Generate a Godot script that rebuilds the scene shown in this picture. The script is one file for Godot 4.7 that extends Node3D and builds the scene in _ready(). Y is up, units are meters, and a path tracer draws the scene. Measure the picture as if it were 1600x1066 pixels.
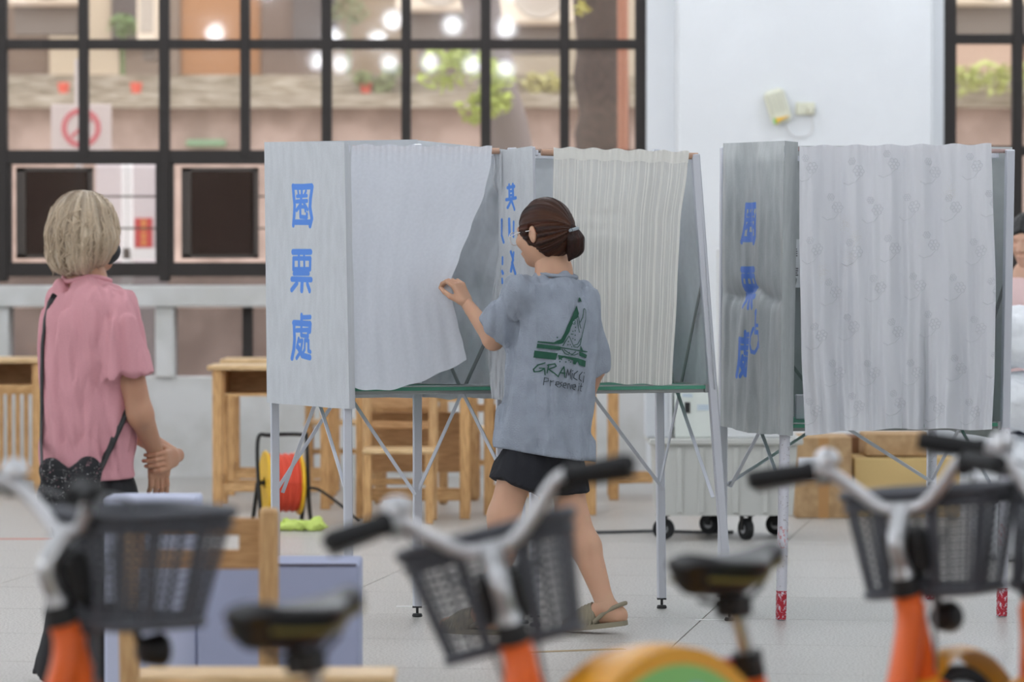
extends Node3D
# A hall set up for voting: three voting booths, two women, hire bicycles in front, school desks and windows behind.

const FOCAL := 6090.0      # focal length in pixels of the 1600 x 1066 frame
const EYE := 1.31          # height of the lens
const TILT := -0.02266     # the lens looks down a little
const WALL := 22.8         # distance of the rear wall
var mats := {}
var taken := {}
var rng := RandomNumberGenerator.new()

# ---------------------------------------------------------------- shapes
class MB:
	var v := PackedVector3Array()
	var n := PackedVector3Array()
	var t := PackedVector2Array()
	var c := PackedColorArray()
	var ix := PackedInt32Array()
	func flat(a: Vector3, b: Vector3, d: Vector3, nn: Vector3, ua := Vector2.ZERO, ub := Vector2.ZERO, ud := Vector2.ZERO) -> void:
		var k := v.size()
		if (d - a).cross(b - a).dot(nn) < 0.0:
			v.append_array([a, d, b]); t.append_array([ua, ud, ub])
		else:
			v.append_array([a, b, d]); t.append_array([ua, ub, ud])
		n.append_array([nn, nn, nn])
		ix.append_array([k, k + 1, k + 2])
	func quad(a: Vector3, b: Vector3, d: Vector3, e: Vector3, out := Vector3.ZERO) -> void:
		var nn := (d - a).cross(b - a)
		if nn.length_squared() < 1e-16: nn = (e - a).cross(d - a)
		nn = nn.normalized()
		if out != Vector3.ZERO and nn.dot(out) < 0.0: nn = -nn
		flat(a, b, d, nn, Vector2(0, 0), Vector2(1, 0), Vector2(1, 1))
		flat(a, d, e, nn, Vector2(0, 0), Vector2(1, 1), Vector2(0, 1))
	func box(at: Vector3, size: Vector3, b := Basis(), bevel := 0.0) -> void:
		var h := size * 0.5
		var e: float = minf(bevel, minf(h.x, minf(h.y, h.z)) * 0.9)
		var ax := [b.x, b.y, b.z]
		var hh := [h.x, h.y, h.z]
		for a in 3:
			var p := (a + 1) % 3
			var q := (a + 2) % 3
			for s in [-1.0, 1.0]:
				var o: Vector3 = at + ax[a] * hh[a] * s
				var u: Vector3 = ax[p] * (hh[p] - e)
				var w: Vector3 = ax[q] * (hh[q] - e)
				quad(o - u - w, o + u - w, o + u + w, o - u + w, ax[a] * s)
		if e <= 0.0: return
		for a in 3:
			var p := (a + 1) % 3
			var q := (a + 2) % 3
			for s in [-1.0, 1.0]:
				for r in [-1.0, 1.0]:
					var l: Vector3 = ax[q] * (hh[q] - e)
					var f1: Vector3 = at + ax[a] * hh[a] * s + ax[p] * (hh[p] - e) * r
					var f2: Vector3 = at + ax[a] * (hh[a] - e) * s + ax[p] * hh[p] * r
					quad(f1 - l, f1 + l, f2 + l, f2 - l, ax[a] * s + ax[p] * r)
		for s in [-1.0, 1.0]:
			for r in [-1.0, 1.0]:
				for w in [-1.0, 1.0]:
					var i := Vector3(h.x - e, h.y - e, h.z - e)
					var base: Vector3 = at + b.x * i.x * s + b.y * i.y * r + b.z * i.z * w
					flat(base + b.x * e * s, base + b.y * e * r, base + b.z * e * w, (b.x * s + b.y * r + b.z * w).normalized())
	func bar(a: Vector3, d: Vector3, w: float, th: float, side := Vector3.UP, bevel := 0.0) -> void:
		# a straight bar from a to d, w wide across `side`
		var z := (d - a).normalized()
		var x := side - z * side.dot(z)
		if x.length() < 0.01: x = Vector3.RIGHT - z * z.x
		x = x.normalized()
		box((a + d) * 0.5, Vector3(w, th, a.distance_to(d)), Basis(x, z.cross(x), z), bevel)
	func grid(rows: Array, wrap := false, u0 := 0.0, u1 := 1.0) -> void:
		# rows of points; wrap closes each row
		var nu := rows.size()
		var nv: int = rows[0].size()
		var k := v.size()
		for i in nu:
			var r: PackedVector3Array = rows[i]
			var ra: PackedVector3Array = rows[maxi(i - 1, 0)]
			var rb: PackedVector3Array = rows[mini(i + 1, nu - 1)]
			for j in nv:
				var ja: int = (j - 1 + nv) % nv if wrap else maxi(j - 1, 0)
				var jb: int = (j + 1) % nv if wrap else mini(j + 1, nv - 1)
				if wrap and j == nv - 1: jb = 1
				if wrap and j == 0: ja = nv - 2
				var nn := (rb[j] - ra[j]).cross(r[jb] - r[ja])
				if nn.length_squared() < 1e-18:
					var rc: PackedVector3Array = rows[clampi(i + (1 if i == 0 else -1), 0, nu - 1)]
					nn = (rb[j] - ra[j]).cross(rc[jb] - rc[ja])
				v.append(r[j]); n.append(nn.normalized() if nn.length_squared() > 1e-24 else Vector3.UP)
				t.append(Vector2(float(j) / (nv - 1), lerpf(u0, u1, float(i) / (nu - 1))))
		for i in nu - 1:
			for j in nv - 1:
				var a := k + i * nv + j
				ix.append_array([a, a + 1, a + nv, a + nv, a + 1, a + nv + 1])
	func tube(pts: Array, rad, seg := 10, caps := true, flatten := 1.0, up := Vector3.ZERO) -> void:
		var m := pts.size()
		var rows := []
		var tg: Vector3 = (pts[1] - pts[0]).normalized()
		var nr: Vector3 = up - tg * up.dot(tg)
		if nr.length() < 0.01:
			nr = tg.cross(Vector3(0.31, 0.85, 0.42)).normalized()
		nr = nr.normalized()
		for i in m:
			var pa: Vector3 = pts[maxi(i - 1, 0)]
			var pb: Vector3 = pts[mini(i + 1, m - 1)]
			var tn := (pb - pa).normalized()
			nr = (nr - tn * nr.dot(tn)).normalized()
			var bn := tn.cross(nr)
			var r: float = rad[i] if rad is Array else rad
			var row := PackedVector3Array()
			for j in seg + 1:
				var a := TAU * (j % seg) / seg
				row.append(pts[i] + nr * cos(a) * r - bn * sin(a) * r * flatten)
			rows.append(row)
		grid(rows, true)
		if caps:
			for e in [0, m - 1]:
				var row: PackedVector3Array = rows[e]
				var p: Vector3 = pts[e]
				var nn: Vector3 = (p - pts[1]).normalized() if e == 0 else (p - pts[m - 2]).normalized()
				for j in seg: flat(p, row[j], row[j + 1], nn)
	func lathe(o: Vector3, b: Basis, prof: Array, seg := 20) -> void:
		# prof: (radius, height along b.y); each stretch gets its own normals
		for i in prof.size() - 1:
			var p: Vector2 = prof[i]
			var q: Vector2 = prof[i + 1]
			var d := (q - p)
			if d.length() < 1e-6: continue
			var k := v.size()
			for j in seg + 1:
				var a := TAU * j / seg
				var e := b.x * cos(a) + b.z * sin(a)
				var nn := (e * d.y - b.y * d.x).normalized()
				v.append_array([o + e * p.x + b.y * p.y, o + e * q.x + b.y * q.y])
				n.append_array([nn, nn])
				t.append_array([Vector2(float(j) / seg, float(i) / prof.size()), Vector2(float(j) / seg, float(i + 1) / prof.size())])
			for j in seg:
				var a := k + j * 2
				if (v[a + 2] - v[a]).cross(v[a + 1] - v[a]).dot(n[a]) + (v[a + 3] - v[a + 1]).cross(v[a + 1] - v[a]).dot(n[a]) > 0.0:
					ix.append_array([a, a + 1, a + 2, a + 2, a + 1, a + 3])
				else:
					ix.append_array([a, a + 2, a + 1, a + 2, a + 3, a + 1])
	func prism(poly: PackedVector2Array, tf: Transform3D, depth: float) -> void:
		# poly in tf's x-y plane, thickness from 0 to depth along tf's z
		var tris := Geometry2D.triangulate_polygon(poly)
		var lo := poly[0]
		var hi := poly[0]
		for p in poly:
			lo = lo.min(p); hi = hi.max(p)
		var sz := (hi - lo).max(Vector2(1e-5, 1e-5))
		for s in [0.0, depth]:
			for i in range(0, tris.size(), 3):
				var q := [poly[tris[i]], poly[tris[i + 1]], poly[tris[i + 2]]]
				var w := []
				var uv := []
				for p in q:
					w.append(tf * Vector3(p.x, p.y, s)); uv.append(Vector2((p.x - lo.x) / sz.x, 1.0 - (p.y - lo.y) / sz.y))
				flat(w[0], w[1], w[2], tf.basis.z.normalized() * (1.0 if s > 0.0 else -1.0), uv[0], uv[1], uv[2])
		var mid := Vector2.ZERO
		var cw := Geometry2D.is_polygon_clockwise(poly)
		for i in poly.size():
			var p := poly[i]
			var q := poly[(i + 1) % poly.size()]
			mid = (q - p).orthogonal() * (1.0 if cw else -1.0)
			mid = Vector2((q - p).y, -(q - p).x) * (-1.0 if cw else 1.0)
			quad(tf * Vector3(p.x, p.y, 0), tf * Vector3(q.x, q.y, 0), tf * Vector3(q.x, q.y, depth), tf * Vector3(p.x, p.y, depth), tf.basis * Vector3(mid.x, mid.y, 0))
	func add(o: MB, tf := Transform3D()) -> void:
		var k := v.size()
		for p in o.v: v.append(tf * p)
		for p in o.n: n.append((tf.basis * p).normalized())
		t.append_array(o.t); c.append_array(o.c)
		for i in o.ix: ix.append(i + k)
	func mesh() -> ArrayMesh:
		var a := []
		a.resize(Mesh.ARRAY_MAX)
		a[Mesh.ARRAY_VERTEX] = v; a[Mesh.ARRAY_NORMAL] = n; a[Mesh.ARRAY_INDEX] = ix
		if t.size() == v.size(): a[Mesh.ARRAY_TEX_UV] = t
		if c.size() == v.size(): a[Mesh.ARRAY_COLOR] = c
		var m := ArrayMesh.new()
		m.add_surface_from_arrays(Mesh.PRIMITIVE_TRIANGLES, a)
		return m

class Wave:
	func of(_p: Vector3) -> float: return 0.0

class Tint:
	func of(_p: Vector3) -> Color: return Color.WHITE

# a distance field on a grid, meshed as surface nets
class Field:
	var o: Vector3
	var h: float
	var nx: int
	var ny: int
	var nz: int
	var f := PackedFloat32Array()
	func _init(lo: Vector3, hi: Vector3, cell: float) -> void:
		o = lo; h = cell
		nx = int((hi.x - lo.x) / cell) + 2; ny = int((hi.y - lo.y) / cell) + 2; nz = int((hi.z - lo.z) / cell) + 2
		f.resize(nx * ny * nz); f.fill(0.5)
	func cone(a: Vector3, b: Vector3, ra: float, rb: float, k := 0.02, dir := Vector3.ZERO, sq := 1.0, carve := false, cap := false) -> void:
		var m := maxf(ra, rb) + k + h * 2.5
		var lo := (a.min(b) - Vector3(m, m, m) - o) / h
		var hi := (a.max(b) + Vector3(m, m, m) - o) / h
		var ba := b - a
		var ss := 1.0 / sq - 1.0
		ba += dir * ba.dot(dir) * ss
		var bb := maxf(ba.length_squared(), 1e-9)
		var sc := (1.0 + sq) * 0.5
		for z in range(maxi(0, int(lo.z)), mini(nz, int(hi.z) + 1)):
			for y in range(maxi(0, int(lo.y)), mini(ny, int(hi.y) + 1)):
				var i := (z * ny + y) * nx
				for x in range(maxi(0, int(lo.x)), mini(nx, int(hi.x) + 1)):
					var pa := o + Vector3(x, y, z) * h - a
					pa += dir * pa.dot(dir) * ss
					var u := clampf(pa.dot(ba) / bb, 0.0, 1.0)
					var d := ((pa - ba * u).length() - ra - (rb - ra) * u) * sc
					if cap: d = maxf(d, (pa.dot(ba) / bb - 1.0) * sqrt(bb))
					var g := f[i + x]
					if carve:
						d = -d
						var e := maxf(k - absf(d - g), 0.0) / k
						f[i + x] = maxf(d, g) + e * e * k * 0.25
					else:
						var e := maxf(k - absf(d - g), 0.0) / k
						f[i + x] = minf(d, g) - e * e * k * 0.25
	func ball(at: Vector3, r: Vector3, b := Basis(), k := 0.02, carve := false) -> void:
		var m := maxf(r.x, maxf(r.y, r.z)) + k + h * 2.5
		var lo := (at - Vector3(m, m, m) - o) / h
		var hi := (at + Vector3(m, m, m) - o) / h
		var inv := b.inverse()
		var rm := minf(r.x, minf(r.y, r.z))
		for z in range(maxi(0, int(lo.z)), mini(nz, int(hi.z) + 1)):
			for y in range(maxi(0, int(lo.y)), mini(ny, int(hi.y) + 1)):
				var i := (z * ny + y) * nx
				for x in range(maxi(0, int(lo.x)), mini(nx, int(hi.x) + 1)):
					var q := inv * (o + Vector3(x, y, z) * h - at)
					var l := (q / r).length()
					var l2 := (q / (r * r)).length()
					var d := l * (l - 1.0) / l2 if l2 > 1e-6 else -rm
					var g := f[i + x]
					if carve: d = -d
					var e := maxf(k - absf(d - g), 0.0) / k
					f[i + x] = maxf(d, g) + e * e * k * 0.25 if carve else minf(d, g) - e * e * k * 0.25
	func cut(p: Vector3, nn: Vector3) -> void:
		for z in nz:
			for y in ny:
				var i := (z * ny + y) * nx
				for x in nx:
					var d := (o + Vector3(x, y, z) * h - p).dot(nn)
					if d > f[i + x]: f[i + x] = d
	func ripple(fn: Wave, near := 0.03) -> void:
		for z in nz:
			for y in ny:
				var i := (z * ny + y) * nx
				for x in nx:
					if absf(f[i + x]) < near: f[i + x] += fn.of(o + Vector3(x, y, z) * h)
	func sample(p: Vector3) -> float:
		var q := (p - o) / h
		var x := clampi(int(q.x), 0, nx - 2)
		var y := clampi(int(q.y), 0, ny - 2)
		var z := clampi(int(q.z), 0, nz - 2)
		var a := q - Vector3(x, y, z)
		var i := (z * ny + y) * nx + x
		var j := i + nx * ny
		return lerpf(lerpf(lerpf(f[i], f[i + 1], a.x), lerpf(f[i + nx], f[i + nx + 1], a.x), a.y), lerpf(lerpf(f[j], f[j + 1], a.x), lerpf(f[j + nx], f[j + nx + 1], a.x), a.y), a.z)
	func hit(p: Vector3, d: Vector3, far := 0.5) -> Vector3:
		var s := 0.0
		while s < far:
			var g := sample(p + d * s)
			if g < 0.0008: break
			s += clampf(g * 0.7, 0.001, 0.02)
		return p + d * s
	func net(tint: Tint = null) -> MB:
		var m := MB.new()
		var id := PackedInt32Array()
		id.resize(nx * ny * nz); id.fill(-1)
		var sxy := nx * ny
		for z in nz - 1:
			for y in ny - 1:
				for x in nx - 1:
					var i := z * sxy + y * nx + x
					var a0 := f[i]
					if absf(a0) > h * 6.0: continue
					var a1 := f[i + 1]
					var a2 := f[i + nx]
					var a3 := f[i + nx + 1]
					var a4 := f[i + sxy]
					var a5 := f[i + sxy + 1]
					var a6 := f[i + sxy + nx]
					var a7 := f[i + sxy + nx + 1]
					var s := int(a0 < 0) + int(a1 < 0) + int(a2 < 0) + int(a3 < 0) + int(a4 < 0) + int(a5 < 0) + int(a6 < 0) + int(a7 < 0)
					if s == 0 or s == 8: continue
					var p := Vector3.ZERO
					var k := 0
					if (a0 < 0) != (a1 < 0): p += Vector3(a0 / (a0 - a1), 0, 0); k += 1
					if (a2 < 0) != (a3 < 0): p += Vector3(a2 / (a2 - a3), 1, 0); k += 1
					if (a4 < 0) != (a5 < 0): p += Vector3(a4 / (a4 - a5), 0, 1); k += 1
					if (a6 < 0) != (a7 < 0): p += Vector3(a6 / (a6 - a7), 1, 1); k += 1
					if (a0 < 0) != (a2 < 0): p += Vector3(0, a0 / (a0 - a2), 0); k += 1
					if (a1 < 0) != (a3 < 0): p += Vector3(1, a1 / (a1 - a3), 0); k += 1
					if (a4 < 0) != (a6 < 0): p += Vector3(0, a4 / (a4 - a6), 1); k += 1
					if (a5 < 0) != (a7 < 0): p += Vector3(1, a5 / (a5 - a7), 1); k += 1
					if (a0 < 0) != (a4 < 0): p += Vector3(0, 0, a0 / (a0 - a4)); k += 1
					if (a1 < 0) != (a5 < 0): p += Vector3(1, 0, a1 / (a1 - a5)); k += 1
					if (a2 < 0) != (a6 < 0): p += Vector3(0, 1, a2 / (a2 - a6)); k += 1
					if (a3 < 0) != (a7 < 0): p += Vector3(1, 1, a3 / (a3 - a7)); k += 1
					p /= k
					id[i] = m.v.size()
					var w := o + (Vector3(x, y, z) + p) * h
					m.v.append(w)
					var gx := lerpf(lerpf(a1 - a0, a3 - a2, p.y), lerpf(a5 - a4, a7 - a6, p.y), p.z)
					var gy := lerpf(lerpf(a2 - a0, a3 - a1, p.x), lerpf(a6 - a4, a7 - a5, p.x), p.z)
					var gz := lerpf(lerpf(a4 - a0, a5 - a1, p.x), lerpf(a6 - a2, a7 - a3, p.x), p.y)
					m.n.append(Vector3(gx, gy, gz).normalized())
					m.t.append(Vector2.ZERO)
					if tint: m.c.append(tint.of(w))
		for z in range(1, nz - 1):
			for y in range(1, ny - 1):
				for x in range(1, nx - 1):
					var i := z * sxy + y * nx + x
					var b := f[i] < 0.0
					if absf(f[i]) > h * 6.0: continue
					if (f[i + 1] < 0.0) != b: face(m, id, i, i - nx, i - nx - sxy, i - sxy, Vector3(1, 0, 0) if b else Vector3(-1, 0, 0))
					if (f[i + nx] < 0.0) != b: face(m, id, i, i - 1, i - 1 - sxy, i - sxy, Vector3(0, 1, 0) if b else Vector3(0, -1, 0))
					if (f[i + sxy] < 0.0) != b: face(m, id, i, i - 1, i - 1 - nx, i - nx, Vector3(0, 0, 1) if b else Vector3(0, 0, -1))
		return m
	func face(m: MB, id: PackedInt32Array, a: int, b: int, d: int, e: int, nn: Vector3) -> void:
		var p := id[a]
		var q := id[b]
		var r := id[d]
		var s := id[e]
		if p < 0 or q < 0 or r < 0 or s < 0: return
		if (m.v[r] - m.v[p]).cross(m.v[q] - m.v[p]).dot(nn) + (m.v[s] - m.v[p]).cross(m.v[r] - m.v[p]).dot(nn) > 0.0:
			m.ix.append_array([p, q, r, p, r, s])
		else:
			m.ix.append_array([p, r, q, p, s, r])

# drawing of print on a canvas
class Print:
	var im: Image
	func _init(w: int, hh: int, back: Color) -> void:
		im = Image.create(w, hh, false, Image.FORMAT_RGBA8); im.fill(back)
	func dot(p: Vector2, r: float, col: Color) -> void: line([p, p + Vector2(0.01, 0)], r * 2.0, col)
	func line(pts: Array, w: float, col: Color) -> void:
		for k in pts.size() - 1:
			var a: Vector2 = pts[k]
			var b: Vector2 = pts[k + 1]
			var lo := a.min(b) - Vector2(w, w)
			var hi := a.max(b) + Vector2(w, w)
			var ba := b - a
			for y in range(maxi(0, int(lo.y)), mini(im.get_height(), int(hi.y) + 1)):
				for x in range(maxi(0, int(lo.x)), mini(im.get_width(), int(hi.x) + 1)):
					var pa := Vector2(x, y) - a
					var u := clampf(pa.dot(ba) / maxf(ba.length_squared(), 1e-6), 0.0, 1.0)
					var d := (pa - ba * u).length() - w * 0.5
					if d < 0.5: blend(x, y, col, clampf(0.5 - d, 0.0, 1.0))
	func fill(poly: PackedVector2Array, col: Color) -> void:
		var lo := poly[0]
		var hi := poly[0]
		for p in poly:
			lo = lo.min(p); hi = hi.max(p)
		for y in range(maxi(0, int(lo.y)), mini(im.get_height(), int(hi.y) + 1)):
			for x in range(maxi(0, int(lo.x)), mini(im.get_width(), int(hi.x) + 1)):
				if Geometry2D.is_point_in_polygon(Vector2(x, y), poly): blend(x, y, col, 1.0)
	func blend(x: int, y: int, col: Color, a: float) -> void:
		var q := im.get_pixel(x, y)
		if q.a < 0.01: q = Color(col.r, col.g, col.b, 0.0)
		var g := q.lerp(col, a)
		g.a = maxf(q.a, a * col.a) if col.a > 0.0 else lerpf(q.a, 0.0, a)
		im.set_pixel(x, y, g)
	func strokes(list: Array, at: Vector2, size: Vector2, col: Color, w: float) -> void:
		# list of strokes: [width factor, x, y, x, y ...] in a unit square
		for s in list:
			var pts := []
			for i in range(1, s.size(), 2): pts.append(at + Vector2(s[i], s[i + 1]) * size)
			line(pts, w * s[0], col)
	func tex() -> ImageTexture: return ImageTexture.create_from_image(im)

# ---------------------------------------------------------------- naming
func numbered(called: String) -> String:
	var k: int = taken.get(called, 0)
	taken[called] = k + 1
	return called if k == 0 else "%s_%03d" % [called, k]

func tag(o: Node3D, label: String, category: String, group := "") -> Node3D:
	o.set_meta("label", label); o.set_meta("category", category)
	if group: o.set_meta("group", group)
	return o

func thing(called: String, label: String, category: String, at := Vector3.ZERO, turn := 0.0, group := "") -> Node3D:
	var o := Node3D.new()
	o.name = numbered(called)
	add_child(o)
	o.position = at; o.rotation.y = turn
	return tag(o, label, category, group)

func obj(called: String, m, mat: Material, parent: Node3D = null) -> MeshInstance3D:
	var o := MeshInstance3D.new()
	o.mesh = m.mesh() if m is MB else m
	o.material_override = mat
	if parent:
		o.name = called; parent.add_child(o, true)
	else:
		o.name = numbered(called); add_child(o)
	return o

func structure(called: String, m = null, mat: Material = null) -> Node3D:
	var o: Node3D = obj(called, m, mat) if m else Node3D.new()
	if not m:
		o.name = numbered(called); add_child(o)
	o.set_meta("kind", "structure")
	return o

func at(px: float, py: float, dist: float) -> Vector3:
	# the point seen at a pixel of the frame at a given distance in front of the lens
	var d := Vector3((px - 800.0) / FOCAL, (533.0 - py) / FOCAL, -1.0).rotated(Vector3.RIGHT, TILT)
	return Vector3(0, EYE, 0) + d * (dist / -d.z)

# ---------------------------------------------------------------- materials
func rgb(r: int, g: int, b: int) -> Color: return Color8(r, g, b)

func mat(col: Color, rough := 0.8, metal := 0.0) -> StandardMaterial3D:
	var m := StandardMaterial3D.new()
	m.albedo_color = col; m.roughness = rough; m.metallic = metal
	return m

func noise_tex(freq: float, a: Color, b: Color, size := 512, kind := FastNoiseLite.TYPE_SIMPLEX_SMOOTH, octaves := 4, lo := 0.25, hi := 0.75) -> NoiseTexture2D:
	var fn := FastNoiseLite.new()
	fn.seed = 7; fn.noise_type = kind; fn.frequency = freq; fn.fractal_octaves = octaves
	var t := NoiseTexture2D.new()
	t.width = size; t.height = size; t.seamless = true; t.noise = fn
	var g := Gradient.new()
	g.offsets = PackedFloat32Array([lo, hi]); g.colors = PackedColorArray([a, b])
	t.color_ramp = g
	return t

func tri(m: StandardMaterial3D, t: Texture2D, scale: Vector3, world := false) -> StandardMaterial3D:
	m.albedo_texture = t; m.uv1_triplanar = true; m.uv1_scale = scale; m.uv1_world_triplanar = world
	return m

func bump(m: StandardMaterial3D, freq: float, depth: float, size := 256) -> StandardMaterial3D:
	var fn := FastNoiseLite.new()
	fn.seed = 3; fn.frequency = freq; fn.fractal_octaves = 3
	var t := NoiseTexture2D.new()
	t.width = size; t.height = size; t.seamless = true; t.noise = fn; t.as_normal_map = true; t.bump_strength = depth
	m.normal_enabled = true; m.normal_texture = t
	return m

# ---------------------------------------------------------------- the scene
func _ready() -> void:
	rng.seed = 11
	var cam := Camera3D.new()
	cam.name = "camera"
	var lens := CameraAttributesPhysical.new()
	lens.frustum_focal_length = 12.0 * FOCAL / 533.0
	lens.frustum_focus_distance = 13.65
	lens.exposure_aperture = 3.2
	lens.frustum_near = 0.1; lens.frustum_far = 400.0
	cam.attributes = lens
	cam.fov = rad_to_deg(2.0 * atan(533.0 / FOCAL)); cam.near = 0.1; cam.far = 400.0
	add_child(cam)
	cam.position = Vector3(0, EYE, 0); cam.rotation.x = TILT
	cam.current = true
	# an even, bright overcast sky
	var we := WorldEnvironment.new()
	we.name = "environment"
	var e := Environment.new()
	e.background_mode = Environment.BG_SKY
	var sm := ProceduralSkyMaterial.new()
	sm.sky_top_color = Color(0.92, 0.93, 0.96); sm.sky_horizon_color = Color(0.95, 0.95, 0.95)
	sm.ground_bottom_color = Color(0.4, 0.39, 0.37); sm.ground_horizon_color = Color(0.6, 0.59, 0.57)
	sm.sky_energy_multiplier = 1.0
	e.sky = Sky.new(); e.sky.sky_material = sm
	e.background_energy_multiplier = 3.2
	e.tonemap_mode = Environment.TONE_MAPPER_LINEAR
	e.tonemap_exposure = 1.12
	e.sdfgi_enabled = true; e.ssao_enabled = true; e.ssil_enabled = true
	we.environment = e
	add_child(we)
	make_materials()
	build_hall()
	build_lamps()
	build_windows()
	build_street()
	print("hall ", Time.get_ticks_msec())
	build_booths()
	print("booths ", Time.get_ticks_msec())
	build_people()
	print("people ", Time.get_ticks_msec())
	build_bikes()
	build_furniture()
	build_storage()
	build_small_things()
	print("done ", Time.get_ticks_msec())

func make_materials() -> void:
	mats.white_wall = tri(mat(rgb(236, 239, 242), 0.75), noise_tex(0.01, Color(0.985, 0.985, 0.985), Color.WHITE, 256), Vector3(0.5, 0.5, 0.5), true)
	mats.low_wall = tri(mat(rgb(214, 215, 214), 0.85), noise_tex(0.012, Color(0.93, 0.93, 0.92), Color.WHITE, 512), Vector3(0.4, 0.4, 0.4), true)
	mats.ceiling = mat(rgb(225, 226, 226), 0.9)
	mats.floor = tri(mat(rgb(200, 198, 193), 0.36), noise_tex(0.09, Color(0.78, 0.77, 0.76), Color(1, 1, 1), 1024, FastNoiseLite.TYPE_SIMPLEX_SMOOTH, 5, 0.2, 0.62), Vector3(0.9, 0.9, 0.9), true)
	mats.joint = mat(rgb(120, 110, 96), 0.9)
	mats.pavement = tri(mat(rgb(150, 146, 140), 0.9), noise_tex(0.05, Color(0.8, 0.8, 0.8), Color.WHITE), Vector3(0.6, 0.6, 0.6), true)
	mats.frame = mat(rgb(36, 30, 27), 0.6)
	mats.sash = mat(rgb(74, 67, 62), 0.4, 0.3)
	mats.alu = mat(rgb(205, 208, 216), 0.42, 0.55)
	mats.alu_dull = mat(rgb(158, 161, 160), 0.45, 0.6)
	mats.black = mat(rgb(26, 26, 27), 0.55)
	mats.rubber = mat(rgb(28, 29, 31), 0.75)
	mats.chrome = mat(rgb(205, 206, 208), 0.3, 0.85)
	var grain := noise_tex(0.02, Color(0.87, 0.83, 0.78), Color(1, 1, 1), 512, FastNoiseLite.TYPE_SIMPLEX_SMOOTH, 5, 0.25, 0.7)
	mats.wood_up = tri(mat(rgb(222, 178, 122), 0.5), grain, Vector3(9, 0.8, 9))
	mats.wood_across = tri(mat(rgb(222, 180, 126), 0.5), grain, Vector3(0.8, 9, 9))
	mats.wood_top = tri(mat(rgb(232, 200, 152), 0.45), grain, Vector3(0.8, 9, 9))
	mats.wood_dark = mats.wood_across
	mats.wood_box = mats.wood_across
	mats.chair_wood = tri(mat(rgb(206, 168, 120), 0.5), grain, Vector3(9, 0.8, 9))
	mats.chair_board = tri(mat(rgb(188, 146, 100), 0.5), grain, Vector3(0.8, 9, 9))
	mats.card = tri(mat(rgb(192, 160, 120), 0.85), noise_tex(0.02, Color(0.9, 0.88, 0.85), Color.WHITE), Vector3(1, 1, 1))
	var dusty := mat(Color(0.7, 0.62, 0.56, 0.11), 0.03)
	dusty.transparency = BaseMaterial3D.TRANSPARENCY_ALPHA
	mats.pane = dusty
	var tinted := mat(Color(0.2, 0.15, 0.13, 0.6), 0.05)
	tinted.metallic_specular = 0.3
	tinted.transparency = BaseMaterial3D.TRANSPARENCY_ALPHA
	mats.tinted = tinted
	var frosted := mat(Color(0.42, 0.36, 0.34, 0.5), 0.08)
	frosted.transparency = BaseMaterial3D.TRANSPARENCY_ALPHA
	mats.frosted = frosted

func slab(m: MB, x0: float, x1: float, y0: float, y1: float, z0: float, z1: float, bevel := 0.0) -> void:
	m.box(Vector3((x0 + x1) / 2, (y0 + y1) / 2, (z0 + z1) / 2), Vector3(absf(x1 - x0), absf(y1 - y0), absf(z1 - z0)), Basis(), bevel)

func wx(px: float, d := WALL) -> float: return (px - 800.0) / FOCAL * d
func wy(py: float, d := WALL) -> float: return EYE - (py - 395.0) / FOCAL * d

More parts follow.
